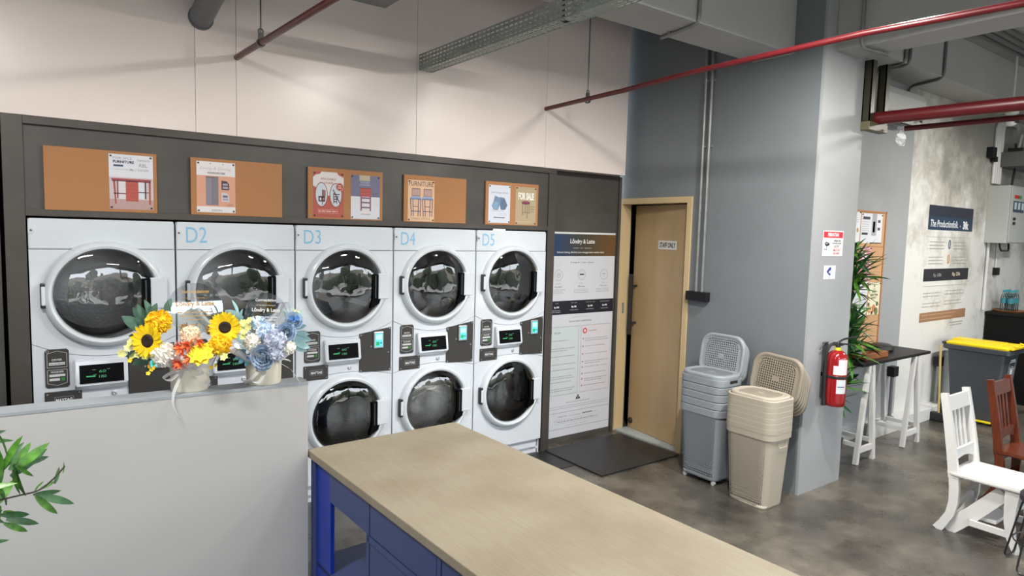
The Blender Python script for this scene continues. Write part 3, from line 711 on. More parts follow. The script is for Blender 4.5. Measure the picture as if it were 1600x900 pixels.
def door_assy(root, kind, cz):
    b = nb()
    lathe(b, [(.243, .012), (.243, -.030), (.250, -.044), (.262, -.048), (.276, -.042), (.286, -.028), (.290, -.012), (.291, .004)], (CX, 0, cz), 'y', 72, caps=False)
    # remove the handle sector's overlap is not needed; the handle block sits on it
    b2 = b
    o = obj('door_ring', b2, M_ring, root)
    g = nb(); R = .243
    lathe(g, [(R, -.020), (R * .97, -.034), (R * .85, -.046), (R * .6, -.056), (R * .3, -.062), (0.0, -.064)], (CX, 0, cz), 'y', 64, caps=False)
    obj('door_glass', g, M_glass, o)
    h = nb(); box(h, CX + .205, CX + .292, -.052, -.01, cz - .088, cz + .088, .006); obj('door_handle', h, M_wash, o)
    h = nb(); box(h, CX + .165, CX + .207, -.064, -.015, cz - .088, cz + .085, .004)
    prism(h, [(CX + .163, cz - .088), (CX + .222, cz - .088), (CX + .214, cz - .118), (CX + .150, cz - .150)], 'y', -.058, -.02)
    obj('handle_recess', h, M_blackg, o)
    h = nb(); box(h, CX + .180, CX + .186, -.068, -.062, cz - .078, cz + .075); obj('handle_trim', h, M_dsteel, o)
    h = nb(); box(h, CX - .298, CX - .272, -.036, .002, cz - .066, cz + .066, .006); obj('door_hinge', h, M_black, o)
    h = nb(); box(h, CX - .294, CX - .277, -.043, -.035, cz - .05, cz + .05, .004); obj('hinge_cover', h, M_ring, o)
    # drum
    d = nb(); lathe(d, [(.246, .012), (.258, .03), (.258, .05)], (CX, 0, cz), 'y', 48, caps=False); obj('door_gasket', d, M_blackg if kind == 'w' else M_black, root)
    d = nb()
    lathe(d, [(.258, .05), (.30, .08), (.30, .50), (.26, .54), (0, .54)], (CX, 0, cz), 'y', 48, caps=False)
    dr = obj('drum', d, mat('dark_drum', (.10, .10, .105), .4, metal=.7, bump=.5, bscale=70) if kind == 'w' else M_steel, root)
    for q in range(3):
        a = 2 * PI * q / 3 + (.6 if kind == 'w' else .1); e = nb()
        t_ = bmesh.new(); prism(t_, [(-.05, .298), (.05, .298), (.018, .235), (-.018, .235)], 'y', .09, .48)
        join(e, t_, Matrix.Translation((CX, 0, cz)) @ Matrix.Rotation(a, 4, 'Y')); obj('drum_baffle', e, M_dsteel if kind == 'w' else M_steel, dr)
def make_unit():
    t = thing('stacked_laundry_machine', 'x', 'laundry machine', (0, 0, 0), 0, 'stacked laundry machines')
    b = nb(); w = .683
    # open-fronted cabinet: sides, top, back, bottom, cross pieces
    box(b, .003, .012, .022, .72, .0, 1.86); box(b, w - .009, w, .022, .72, .0, 1.86); box(b, .012, w - .009, .03, .72, 1.845, 1.86); box(b, .012, w - .009, .70, .72, .05, 1.845); box(b, .012, w - .009, .03, .70, .03, .05); box(b, .012, w - .009, .07, .70, .93, .94)
    obj('cabinet', b, M_wash, t)
    b = nb(); prism(b, [(.003, 1.702), (w, 1.702), (w, 1.845), (w - .008, 1.861), (.011, 1.861), (.003, 1.845)], 'y', 0, .02); bmesh.ops.bevel(b, geom=[e for e in b.edges if all(abs(v.co.y) < 1e-5 for v in e.verts)], offset=.004, segments=2, affect='EDGES'); obj('top_panel', b, M_wash, t)
    pts = [(.003, 1.699)] + arcA + [(w, 1.699)]
    obj('dryer_front', panel_poly(nb(), pts[::1], (CX, DC, .289), 0, .02), M_wash, t)
    pts = [(x, z - .003) for x, z in arcA][::-1] + [(x, z) for x, z in arcB]
    obj('console', panel_poly(nb(), pts, None, 0.001, .02), M_wash, t)
    pts = [(x, z - .003) for x, z in arcB][::-1] + [(.003, .125), (w, .125)]
    obj('washer_front', panel_poly(nb(), pts, (CX, WC, .289), 0, .02), M_wash, t)
    obj('toe_panel', box(nb(), .012, w - .02, .03, .05, 0.0, .122, .002), M_wash, t)
    door_assy(t, 'd', DC); door_assy(t, 'w', WC)
    # instruction plate
    c = Canvas(.0006)
    pt = [(x * .107, z * .208) for x, z in ((.10, 0), (.90, 0), (1, .05), (1, .95), (.90, 1), (.10, 1), (0, .95), (0, .05))]
    b = nb(); prism(b, [(x + .055, z + .961) for x, z in pt], 'y', -.004, .001); pl = obj('instruction_plate', b, M_plate, t)
    for z0, up in ((.092 + .018, 1), (.012, -1)):
        P = [(.010, 0), (.097, 0), (.097, .075), (.0535, .088), (.010, .075)] if up == 1 else [(.010, .013), (.0535, 0), (.097, .013), (.097, .085), (.010, .085)]
        for (ax, az), (bx, bz) in zip(P, P[1:] + P[:1]):
            dx, dz = bx - ax, bz - az; L = math.hypot(dx, dz); nx, nz = -dz / L * .0011, dx / L * .0011
            c.poly([(ax - nx, az - nz + z0), (bx - nx, bz - nz + z0), (bx + nx, bz + nz + z0), (ax + nx, az + nz + z0)], 'b9bcc0')
    c.text('DRYER', .0535, .145, .011, 'c6c8cc', 2, align='c', bold=.03); c.rect(.018, .088, .122, .137, 'ccd0d4', 1)
    c.text('WASHER', .0535, .080, .011, 'c6c8cc', 2, align='c', bold=.03); c.rect(.018, .088, .060, .073, 'ccd0d4', 1); c.rect(.018, .064, .038, .051, 'ccd0d4', 1); c.rect(.070, .086, .036, .053, '2c8a3a', 1)
    c.lines(.022, .084, .127, 1, .01, .003, '6d7076', rag=0); c.ringp(.012, .197, .007, .0015, 'b9bcc0')
    c.obj('plate_lettering', pl, loc=(.055, -.0045, .961))
    # display
    b = nb()
    prism(b, [(-.006, .935), (-.052, .968), (-.030, 1.100), (.001, 1.108), (.001, .93)], 'x', .185, .432)
    bmesh.ops.bevel(b, geom=list(b.edges), offset=.005, segments=2, affect='EDGES')
    dp = obj('display_housing', b, M_wash, t)
    b = nb(); th = math.atan2(.022, .132); 
    bm_ = bmesh.new(); box(bm_, .205, .412, -.003, .001, .012, .112, .0015)
    c = Canvas(.0006); c.text('60', .116, .062, .014, '3f8f62', 2, width=.032, align='c'); c.text('180', .116, .034, .014, '3f8f62', 2, width=.034, align='c'); c.rect(.068, .085, .078, .080, '5f8f78'); c.rect(.136, .150, .078, .080, '5f8f78'); c.rect(.040, .082, .042, .048, '2f9f62'); c.rect(.072, .088, .052, .054, '2f9f62')
    join(b, bm_, Matrix.Translation((0, -.0535, .965)) @ Matrix.Rotation(-th, 4, 'X'))
    sc_ = obj('display_screen', b, M_blackg, dp)
    cz_ = c.obj('display_digits', dp); cz_.matrix_local = Matrix.Translation((0.195, -.0565, .970)) @ Matrix.Rotation(-th, 4, 'X')
    for q in cz_.data.materials:
        bs = q.node_tree.nodes['Principled BSDF']; bs.inputs['Emission Color'].default_value = bs.inputs['Base Color'].default_value; bs.inputs['Emission Strength'].default_value = .6
    # brand plate
    b = nb(); box(b, .050, .216, -.006, .001, .842, .940, .004); bp_ = obj('brand_plate', b, M_plate, t)
    c = Canvas(.0006); c.rect(.042, .128, .034, .068, '9a9da2'); c.rect(.044, .126, .036, .066, '26262a', 2); c.text('MAYTAG', .085, .041, .018, 'dfe1e4', 3, width=.074, align='c', bold=.04)
    for x, z in ((.012, .085), (.154, .085), (.012, .012), (.154, .012)): c.disc(x, z, .004, '9a9da2', 1, 10)
    c.obj('plate_lettering', bp_, loc=(.050, -.0065, .842))
    # coin / payment plate
    b = nb(); prism(b, [(.437, .862), (.672, .852), (.672, 1.163), (.437, 1.128)], 'y', -.006, .0005); py_ = obj('payment_plate', b, M_plate, t)
    c = Canvas(.0006)
    for x, z in ((.010, .015), (.225, .008), (.225, .298), (.010, .262), (.085, .18), (.215, .13)): c.disc(x, z, .005, 'a5a8ac', 1, 10)
    c.obj('plate_screws', py_, loc=(.437, -.0065, .856))
    b = nb(); box(b, .536, .611, -.022, -.005, 1.020, 1.138, .006); rd = obj('card_reader', b, M_chrome, t)
    c = Canvas(.0006); c.rect(0, .055, 0, .094, '57c9d8', 1); c.rect(.006, .049, .05, .085, 'a9eef0', 2); c.rect(.006, .030, .01, .035, '1c9a5a', 2); c.rect(.034, .049, .02, .030, '2d6f9f', 2)
    q = c.obj('reader_screen', rd, loc=(.546, -.0225, 1.032))
    for mm in q.data.materials:
        bs = mm.node_tree.nodes['Principled BSDF']; bs.inputs['Emission Color'].default_value = bs.inputs['Base Color'].default_value; bs.inputs['Emission Strength'].default_value = .8
    b = nb(); lathe(b, [(.013, .001), (.013, -.006), (.007, -.008), (0, -.005)], (.367, 0, .902), 'y', 18); obj('key_lock', b, M_chrome, t)
    b = nb(); prism(b, [(.003, 1.820), (.026, 1.808), (.030, 1.797), (.026, 1.788), (.003, 1.776)], 'y', -.007, .0); bmesh.ops.translate(b, verts=b.verts, vec=(0, 0, 0)); br = obj('latch_bracket', b, M_chrome, t)
    b = nb(); lathe(b, [(.006, -.007), (.005, -.011), (0, -.011)], (.016, 0, 1.798), 'y', 10); obj('bracket_screw', b, M_dsteel, br)
    return t
unit0 = make_unit()
unit0['label'] = 'leftmost white stacked dryer and washer, beside the dark post'
for i in range(1, 5):
    u = dup(unit0, (i * .69, 0, 0), label=['white stacked dryer and washer painted D2', 'white stacked dryer and washer painted D3, dark load below', 'white stacked dryer and washer painted D4, grey load below', 'rightmost white stacked dryer and washer painted D5'][i - 1])
    c = Canvas(.0004); c.text('D%d' % (i + 1), .055, 1.742, .092, '86bfe2', 1, width=.112, bold=.0); c.obj('painted_number', u, loc=(0, -.0006, 0))
def laundry(x, cz, m, lab, amp=.05, seed=1):
    b = nb(); bmesh.ops.create_uvsphere(b, u_segments=40, v_segments=26, radius=1)
    rnd = random.Random(seed); ph = [rnd.uniform(0, 6) for _ in range(8)]
    for v in b.verts:
        p = v.co.copy(); d = 1 + amp * (math.sin(7 * p.x + ph[0] + 2 * math.sin(3 * p.z + ph[1])) + .8 * math.sin(11 * p.z + 3 * p.x + ph[2]) + .6 * math.sin(17 * p.y + ph[3] + 4 * p.z))
        v.co = Vector((p.x * .235 * d, p.y * .17 * d, p.z * .215 * d))
    for f in b.faces: f.smooth = True
    o = obj('laundry', b, m); o.location = (x + CX, .225, cz - .035); tag(o, lab, 'laundry'); return o
laundry(1.38, WC, mat('black_cloth', (.012, .012, .013), .6, bump=.6, bscale=25), 'black wet clothes inside the washer of machine D3', .05, 3)
laundry(2.07, WC, mat('grey_cloth', (.62, .59, .55), .8, bump=.8, bscale=14, var=.3, scale=8), 'grey cloth pressed against the washer door of machine D4', .06, 5)
laundry(2.76, WC, mat('charcoal_cloth', (.05, .05, .055), .6, bump=.6, bscale=20), 'charcoal clothes inside the washer of machine D5', .07, 9)

# ------------------------------------------------------------------ cork boards + posters on the header
def corkb(x0, x1, lab):
    b = nb(); box(b, x0, x1, -.012, .006, 1.906, 2.236, .0015); o = obj('cork_board', b, M_cork); tag(o, lab, 'cork board', 'cork boards above the machines'); return o
corkb(.078, .598, 'wide cork board above the first machine, half empty'); corkb(.772, 1.295, 'wide cork board above machine D2 with an empty right half'); corkb(1.458, 1.976, 'cork board above machine D3 holding two posters')
corkb(2.138, 2.652, 'cork board above machine D4 with an empty right half'); corkb(2.828, 3.340, 'cork board above machine D5 holding two posters')
def poster(x, z, w, h, lab, bg, draw, rz=0):
    c = Canvas(.0004); c.rect(0, w, 0, h, bg, 0); draw(c, w, h); o = c.obj('poster', loc=(x, -.0128, z)); tag(o, lab, 'poster', 'posters on the cork boards')
    for px, pz in ((.010, .010), (w - .010, .010), (.010, h - .010), (w - .010, h - .010)):
        b = nb(); lathe(b, [(.0055, 0), (.0045, -.006), (0, -.007)], (px, -.0005, pz), 'y', 10); obj('push_pin', b, M_black, o)
def pA(c, w, h):
    c.rect(0, w, 0, .055, 'b99a97'); c.rect(0, w, .055, .175, 'cdbfc4'); c.text('FOR SALE', .02, .272, .012, '8a93a5', 2, width=.09); c.text('FURNITURE', .02, .251, .014, '2d3852', 2, width=.10, bold=.04); c.rect(.022, .068, .232, .242, '2d4a66')
    c.lines(.02, .12, .215, 1, .01, .004, 'c3c6d2'); c.text('TOPI KAYU', .135, .265, .011, '8c8f98', 2, width=.062, shear=.2); c.text('RBL', .145, .235, .018, '8c8f98', 2, width=.04); c.text('Rp 1.200.000', .10, .208, .015, '9a9da6', 2, width=.09, shear=.2)
    R = 'b8544a'; D = '7d3d4a'
    c.rect(.01, w - .01, .160, .168, 'a84b4f', 2); c.rect(.012, w - .012, .152, .160, D, 2)
    c.rect(.078, .138, .045, .155, R, 2)
    for k in range(5): c.rect(.080, .136, .05 + k * .02, .0515 + k * .02, '8e3f3a', 3)
    for x in (.018, .190): c.poly([(x, .155), (x + .010, .155), (x + .015 if x < .1 else x + .008, .03), (x + .008 if x < .1 else x, .03)], 'a5504c', 2)
    c.rect(.036, .042, .06, .155, D, 2); c.rect(.170, .177, .06, .155, '4d3a4a', 2); c.rect(.045, .076, .09, .152, 'd9d5dc', 2); c.rect(.045, .076, .055, .083, 'd9d5dc', 2); c.rect(.142, .168, .10, .15, 'd9dde4', 2); c.rect(.142, .168, .06, .092, 'd9dde4', 2); c.rect(.02, .078, .083, .088, D, 2); c.rect(.138, .19, .093, .098, '4d3a4a', 2)
poster(.367, 1.922, .212, .298, 'poster of a red writing desk with FURNITURE lettering', 'dddfe8', pA)
def pB(c, w, h):
    c.rect(0, w, .035, .215, 'd9a085'); c.text('Living & Dining', .02, .245, .020, 'c4b8bb', 2, width=.17, shear=.25); c.text('WARDROBE', w / 2, .225, .012, '6b6470', 2, width=.10, align='c', bold=.02); c.disc(.075, .285, .004, '9b9ba3', 1, 10); c.disc(.145, .285, .004, '9b9ba3', 1, 10)
    c.rect(.05, .118, .043, .21, '7d7885', 2); c.rect(.0835, .0845, .045, .208, '57535f', 3); c.rect(.05, .118, .205, .21, '6a5a60', 3); c.rect(.052, .082, .05, .2, '8a8592', 3)
    for z in (.135, .065):
        c.poly([(.135, z), (.178, z), (.178, z + .035), (.165, z + .052), (.135, z + .055)], '4a3a4a' if z > .1 else 'c9c6d0', 2); c.rect(.142, .172, z + .008, z + .02, 'a5a0ac', 3); c.rect(.142, .17, z + .026, z + .038, 'a5a0ac' if z > .1 else '6a6574', 3)
    c.text('CASH', .165, .04, .014, '8a6a5f', 3, width=.035, shear=.2); c.lines(.08, .14, .015, 2, .007, .003, '7d7d86')
poster(.803, 1.922, .213, .296, 'poster of a grey wardrobe on a salmon ground', 'e4e1e4', pB)
def pC(c, w, h):
    W_ = 'dcd6d8'; c.poly([(0, .255), (.02, .272), (.045, .277), (.055, .292), (.16, .292), (.172, .275), (w - .0, .262), (w, .20), (.19, .185), (.165, .17), (.11, .14), (.095, .14), (.04, .18), (.0, .20)], W_)
    c.text('FOLDABLE', w / 2, .24, .014, 'b0706a', 2, width=.10, align='c', bold=.02); c.text('CHAIR', w / 2, .215, .014, 'b0706a', 2, width=.062, align='c', bold=.02)
    for cx in (.055, .152):
        c.disc(cx, .145, .042, '8f3a36', 2, 28, rz=.080); c.disc(cx, .145, .038, 'c9d1dc', 3, 28, rz=.075)
    D = '4a2d3d'
    for x0 in (.035,): c.rect(x0, x0 + .045, .10, .135, D, 4); c.rect(x0 + .025, x0 + .03, .08, .18, D, 4); c.rect(x0 + .028, x0 + .048, .135, .175, '9a6a72', 4); c.rect(x0 + .008, x0 + .02, .108, .125, 'c9d1dc', 5); c.rect(x0 + .028, x0 + .04, .108, .125, 'a07a80', 5)
    c.poly([(.13, .18), (.137, .18), (.185, .09), (.178, .09)], D, 4)
    for k in range(4): c.rect(.135, .16 + k * .006, .10 + k * .016, .106 + k * .016, D, 4)
    c.rect(.135, .14, .09, .16, D, 4); c.rect(.155, .16, .09, .14, D, 4)
    c.disc(.178, .20, .027, 'b0473f', 5); c.ringp(.178, .20, .025, .002, 'e6c9c4', 6); c.text('FOR', .178, .203, .009, 'e6d5d0', 6, align='c', bold=.03); c.text('SALE', .178, .190, .009, 'e6d5d0', 6, align='c', bold=.03)
    c.rect(.03, .17, .048, .050, 'dba9a2', 2); c.lines(.035, .165, .035, 1, .01, .006, 'e5c6c0', rag=0); c.rect(.03, .17, .026, .028, 'dba9a2', 2)
poster(1.490, 1.918, .206, .292, 'rust red FOLDABLE CHAIR poster with two oval pictures', 'b4584c', pC)
def pD(c, w, h):
    c.rect(0, w, .150, h, '6f6f8c'); c.rect(.06, .135, .255, h, 'b9ae93', 2); c.text('WOODEN', .10, .238, .012, 'a9adc4', 2, width=.065, align='c', bold=.02); c.text('DRAWERS', .10, .222, .012, 'a9adc4', 2, width=.075, align='c', bold=.02)
    c.rect(.065, .145, .152, .205, 'b0524d', 3); c.rect(.062, .148, .203, .208, '8e3f3f', 4); c.rect(.068, .142, .178, .180, '8e3f3f', 4)
    for x in (.068, .134): c.rect(x, x + .009, .055, .152, '8f4347', 3)
    for z in (.148, .118, .085): c.rect(.068, .143, z - .012, z - .002, '7d5a6c', 4)
    c.rect(.077, .134, .032, .062, 'd9d6d8', 3); c.rect(.07, .14, .030, .034, 'a09c9c', 4); c.ringp(.178, .105, .020, .0015, 'b9bbc6', 2); c.text('NEW', .178, .101, .007, 'b9bbc6', 2, align='c'); c.lines(.155, .20, .17, 2, .015, .005, '4d4d66')
poster(1.746, 1.914, .208, .292, 'violet and white poster of a red drawer stand', 'd5d7e2', pD)
def pE(c, w, h):
    c.text('FURNITURE', w / 2, .248, .034, '4a3d3f', 2, width=.195, align='c')
    for x in (.030, .125):
        c.rect(x, x + .068, .178, .232, '8f5f5a', 1); c.rect(x + .004, x + .064, .182, .226, 'dcb294', 2)
        for k in range(9): c.rect(x + .006 + k * .0065, x + .009 + k * .0065, .180, .228, '8a8296', 3)
        c.poly([(x - .014, .160), (x + .076, .160), (x + .066, .176), (x - .004, .176)], '8fa3c9', 3); c.rect(x - .014, x + .076, .153, .160, '6a6f9a', 3)
        for a, q in ((-.012, -.004), (.070, .066), (.006, .012), (.052, .048)): c.poly([(x + a, .153), (x + a + .005, .153), (x + q + .005, .035), (x + q, .035)], '4d4f73', 3)
        c.rect(x - .006, x + .068, .068, .073, '4d4f73', 3); c.rect(x + .008, x + .052, .103, .107, '4d4f73', 3)
    c.text('SMALL STOOL', w / 2, .012, .013, 'a5826a', 2, width=.16, align='c', shear=.2)
poster(2.168, 1.912, .212, .290, 'peach FURNITURE poster of two blue bar stools', 'dfb897', pE)
def pF(c, w, h):
    c.text('Leaf Hunger Series', w / 2, .225, .014, '5f6f85', 2, width=.15, align='c')
    c.poly([(.03, .13), (.05, .10), (.09, .10), (.095, .115), (.105, .14), (.113, .115), (.12, .10), (.16, .105), (.18, .14), (.165, .165), (.15, .195), (.11, .20), (.10, .195), (.06, .21), (.045, .16)], '6f8aa8', 1)
    c.poly([(.11, .115), (.12, .105), (.155, .105), (.172, .14), (.15, .19), (.115, .185)], '5f7390', 2); c.poly([(.035, .135), (.055, .105), (.088, .108), (.095, .16), (.06, .165)], '7fa0c0', 2)
    c.lines(.03, .17, .09, 1, .01, .004, 'b0b6c4'); c.lines(.11, .18, .07, 2, .01, .004, 'b0b6c4'); c.rect(.05, .155, .038, .046, '6b7280', 2)
poster(2.854, 1.920, .205, .290, 'white poster of a blue folded garment', 'd3d8e6', pF)
def pG(c, w, h):
    c.text('FOR SALE', w / 2, .195, .058, 'eeece6', 2, width=.155, align='c', bold=.05)
    c.disc(w / 2 - .002, .172, .042, '6d2f4a', 3, 20, rz=.012); c.disc(w / 2 - .002, .178, .040, '8a4560', 4, 20, rz=.009)
    for x, z in ((.068, .07), (.095, .09), (.115, .05), (.135, .085)): c.rect(x, x + .004, z, .166, '4f4a48', 2)
    c.rect(.07, .137, .095, .098, '4f4a48', 2); c.lines(.148, .19, .14, 3, .02, .007, '8b7f68'); c.lines(.02, .17, .02, 1, .01, .005, 'c4b79a')
poster(3.112, 1.914, .205, .296, 'khaki FOR SALE poster with a single stool', 'b3a283', pG)

# ------------------------------------------------------------------ tall instruction poster in the recess
c = Canvas(.0004); w, h = .795, 1.815
c.rect(0, w, 0, h, 'cdd1d9', 0)
HB = 1.606
# head band: blue at left running to brown at right (printed gradient as a material)
Mg = bpy.data.materials.new('print_gradient'); Mg.use_nodes = True; n_ = Mg.node_tree.nodes; l_ = Mg.node_tree.links; bs = n_['Principled BSDF']; bs.inputs['Roughness'].default_value = .45
tc = n_.new('ShaderNodeTexCoord'); sx = n_.new('ShaderNodeSeparateXYZ'); l_.new(tc.outputs['Object'], sx.inputs[0]); mr = n_.new('ShaderNodeMapRange'); mr.inputs['From Max'].default_value = w
l_.new(sx.outputs[0], mr.inputs[0]); cr = n_.new('ShaderNodeValToRGB'); e = cr.color_ramp.elements; e[0].color = (*hexc('1c3f6b'), 1); e[1].color = (*hexc('6f4f2a'), 1); x_ = e.new(.5); x_.color = (*hexc('444338'), 1); l_.new(mr.outputs[0], cr.inputs[0]); l_.new(cr.outputs[0], bs.inputs['Base Color'])
c.rect(0, w, HB, h - .016, Mg, 1); c.rect(0, w, h - .016, h, 'dcdfe2', 1)
c.text('Lōndry & Latte', w / 2 - .005, 1.705, .052, 'e2e2de', 2, width=.29, align='c', bold=.02); c.text('WASH · SIT · RELAXX', w / 2 - .005, 1.672, .010, 'b9b9b2', 2, width=.22, align='c'); c.text('Selamat datang, Berikut cara menggunakan washer kami.', w / 2 - .02, 1.628, .020, 'd5d5d0', 2, width=.56, align='c', bold=.01)
c.text('CARA MUDAH', w / 2, 1.575, .008, 'a4a7ae', 2, width=.13, align='c'); c.text('3 langkah, 1 jam, selesai.', w / 2, 1.540, .018, '5b5e66', 2, width=.28, align='c')
for i, cx in enumerate((.125, .395, .665)):
    c.ringp(cx, 1.44, .047, .003, '8a8d94'); 
    if i == 0: c.ringp(cx, 1.44, .022, .004, '9a9da4'); c.ringp(cx, 1.44, .010, .003, '9a9da4')
    elif i == 1: c.rect(cx - .026, cx + .026, 1.438, 1.450, '3a3c42', 2); c.ringp(cx, 1.44, .033, .0015, '9a9da4')
    else: c.disc(cx, 1.445, .02, 'a8abb2', 1, 14, rz=.006); c.ringp(cx, 1.435, .016, .002, 'a8abb2')
    c.text('STEP %d' % (i + 1), cx, 1.362, .008, '8a8d94', 2, width=.055, align='c'); c.text(['Masukkan', 'Pilih menu', 'Mulai cuci'][i], cx, 1.332, .013, '5b5e66', 2, width=.085, align='c')
    c.lines(cx - .09, cx + .09, 1.310, 3, .014, .005, 'a8abb2', rag=.25)
c.rect(0, w, 1.095, 1.215, '1b1d29', 1)
for i, cx in enumerate((.115, .315, .51, .69)):
    c.text(['WASH', 'DRY 10 MIN', 'SELIMUTAN / BED', 'DETERGEN SACHET'][i], cx, 1.190, .008, 'b0b2ba', 2, width=[.035, .07, .11, .12][i], align='c'); c.text(['Rp 30K', 'Rp 5K', 'Rp 50K', 'Rp 40K'][i], cx, 1.148, .019, 'e4e5e8', 2, width=.062, align='c', bold=.05); c.lines(cx - .05, cx + .05, 1.128, 1 + (i == 0), .014, .005, 'a0a2aa', rag=.1)
c.text('SYARAT DAN KETENTUAN', w / 2, 1.062, .008, 'a4a7ae', 2, width=.20, align='c'); c.text('aturan kami sederhana.', w / 2, 1.022, .017, '5b5e66', 2, width=.27, align='c')
def rring(x0, x1, z0, z1, col, t=.002):
    c.rect(x0, x1, z0, z0 + t, col); c.rect(x0, x1, z1 - t, z1, col); c.rect(x0, x0 + t, z0, z1, col); c.rect(x1 - t, x1, z0, z1, col)
c.rect(.02, .385, .375, .985, 'c6d0d3', 1); rring(.02, .385, .375, .985, 'b9c4c4'); c.rect(.41, .775, .375, .985, 'd0ced6', 1); rring(.41, .775, .375, .985, 'b99a9c')
c.disc(.045, .935, .024, '3f8f4a', 2); c.text('BOLEH', .10, .925, .016, '4a6f50', 2); c.disc(.455, .935, .026, 'c9484c', 2); c.disc(.455, .935, .013, 'e8dfe2', 3); c.text('DILARANG', .50, .925, .014, '9a6468', 2)
zs = (.86, .79, .72, .65, .60, .54, .49, .43)
for z in zs[:8]: c.lines(.045, .365, z, 2 if z in (.79, .54, .43) else 1, .018, .006, '94979e', rag=.35)
for z in zs: c.disc(.437, z + .004, .008, 'a86a70', 2, 10); c.lines(.465, .755, z, 2 if z in (.86, .65, .49) else 1, .018, .006, '94979e', rag=.35)
c.poly([(w / 2 - .03, .318), (w / 2 + .03, .318), (w / 2, .362)], '26282e', 2); c.rect(w / 2 - .003, w / 2 + .003, .326, .346, 'cdd1d9', 3); c.text('Syarat / Peraturan Penting di sini!', w / 2, .292, .013, '5b5e66', 2, width=.28, align='c'); c.lines(.03, .77, .268, 2, .018, .005, 'a4a7ae', rag=.05)
c.rect(0, w, .215, .2175, '5b5e66'); c.rect(0, w, .068, .0705, '5b5e66')
c.text('Lōndry & Latte', .17, .170, .016, '5b5e66', 2, width=.1); c.lines(.30, .44, .172, 1, .01, .006, 'a4a7ae'); c.text('perhatian', .46, .170, .018, '3a3c42', 2, width=.12, bold=.03); c.rect(.60, .64, .174, .178, 'a4a7ae')
rring(.13, .665, .115, .150, 'a4a7ae'); c.lines(.16, .64, .128, 1, .01, .008, '94979e', rag=0); c.text('WASH · SIT · RELAXX', w / 2, .088, .009, 'a4a7ae', 2, width=.24, align='c')
o = c.obj('instruction_poster', loc=(3.568, .1205, .05)); tag(o, 'tall white instruction poster beside the machines with a blue brown header', 'poster')

# column signs
c = Canvas(.0004); w, h = .285, .185
c.rect(0, w, 0, h, 'dfe0e2', 0); c.rect(.01, w - .01, h - .052, h - .008, 'cf2238', 1); c.text('PERHATIAN', w / 2, h - .043, .027, 'e9e4e6', 2, width=.15, align='c', bold=.04)
c.text('AREA INI', .20, .105, .014, '55565c', 2, width=.095, align='c', bold=.03); c.text('DIAWASI 24 JAM', .195, .085, .014, '55565c', 2, width=.125, align='c', bold=.03); c.text('CCTV', .195, .064, .014, '55565c', 2, width=.07, align='c', bold=.03); c.rect(.12, .27, .056, .058, 'd98a92')
c.text('SMILE YOU', .195, .037, .014, 'cf5a68', 2, width=.095, align='c', bold=.02); c.text('ARE HERE', .195, .014, .014, 'cf5a68', 2, width=.09, align='c', bold=.02)
c.poly([(.025, .10), (.035, .085), (.085, .090), (.095, .080), (.075, .075), (.045, .072)], '26272b', 2); c.poly([(.035, .096), (.095, .086), (.095, .094), (.04, .104)], '4a4c52', 2); c.rect(.055, .062, .05, .08, '6a6c72', 2); c.rect(.02, .062, .046, .051, '6a6c72', 2)
o = c.obj('warning_sign', loc=(4.566, YC - .002, 1.737)); tag(o, 'white sign with a red header and camera drawing on the column', 'sign')
c = Canvas(.0004); w, h = .165, .10; c.rect(0, w, 0, h, 'd9dce4', 0)
c.poly([(.04, .055), (.075, .085), (.10, .088), (.10, .070), (.065, .052)], '2b3f9a'); c.poly([(.04, .055), (.065, .052), (.10, .035), (.085, .025)], '2b3f9a'); c.ringp(.085, .055, .02, .004, '6f80c4', rz=.016); c.text('WIFI', .08, .010, .009, '8a92b5', 2, align='c')
o = c.obj('wifi_sticker', loc=(4.605, YC - .002, 1.57)); tag(o, 'small white sticker with a blue emblem under the warning sign', 'sticker')

# fire extinguisher
t = thing('fire_extinguisher', 'red fire extinguisher hung on the grey column', 'fire extinguisher', (4.69, YC - .10, .66))
b = nb(); lathe(b, [(0, 0), (.062, .0), (.070, .012), (.071, .04), (.0715, .33), (.066, .37), (.045, .395), (.022, .405), (.022, .42)], seg=36); obj('cylinder_body', b, mat('extinguisher_red', (.27, .008, .010), .18, coat=.5), t)
b = nb(); lathe(b, [(.0235, .405), (.0235, .425)], seg=20); obj('collar', b, flat('c9c83a'), t, label='yellow collar')
b = nb(); lathe(b, [(.016, .42), (.016, .455), (.01, .465)], seg=16); box(b, -.012, .012, -.035, .035, .44, .46, .003); obj('valve', b, M_black, t)
b = nb(); tube(b, arcpts([(0, 0, .46), (.03, -.02, .485), (.14, -.06, .50)], .02), .0075, 8); tube(b, arcpts([(0, 0, .44), (.05, -.02, .45), (.12, -.06, .435)], .02), .006, 8); obj('handle', b, M_black, t)
b = nb(); tube(b, arcpts([(0, .0, .445), (-.05, .03, .45), (-.075, .045, .38), (-.07, .045, .2), (-.068, .045, .03)], .05), .011, 10); obj('hose', b, M_black, t)
b = nb(); tube(b, [(-.068, .045, .06), (-.068, .045, -.0)], .017, 12); obj('nozzle', b, M_black, t)
b = nb(); lathe(b, [(.0725, .205), (.074, .207), (.074, .222), (.0725, .224)], seg=36, close=True); box(b, -.03, .03, .07, .10, .2, .23); obj('strap', b, M_black, t)
def wraplab(a0, a1, z0, z1, r=.0722):
    b = nb(); n = 12; A = [b.verts.new((r * math.cos(a0 + (a1 - a0) * k / n), r * math.sin(a0 + (a1 - a0) * k / n), z0)) for k in range(n + 1)]; B = [b.verts.new((r * math.cos(a0 + (a1 - a0) * k / n), r * math.sin(a0 + (a1 - a0) * k / n), z1)) for k in range(n + 1)]
    for k in range(n): b.faces.new([A[k], A[k + 1], B[k + 1], B[k]])
    return b
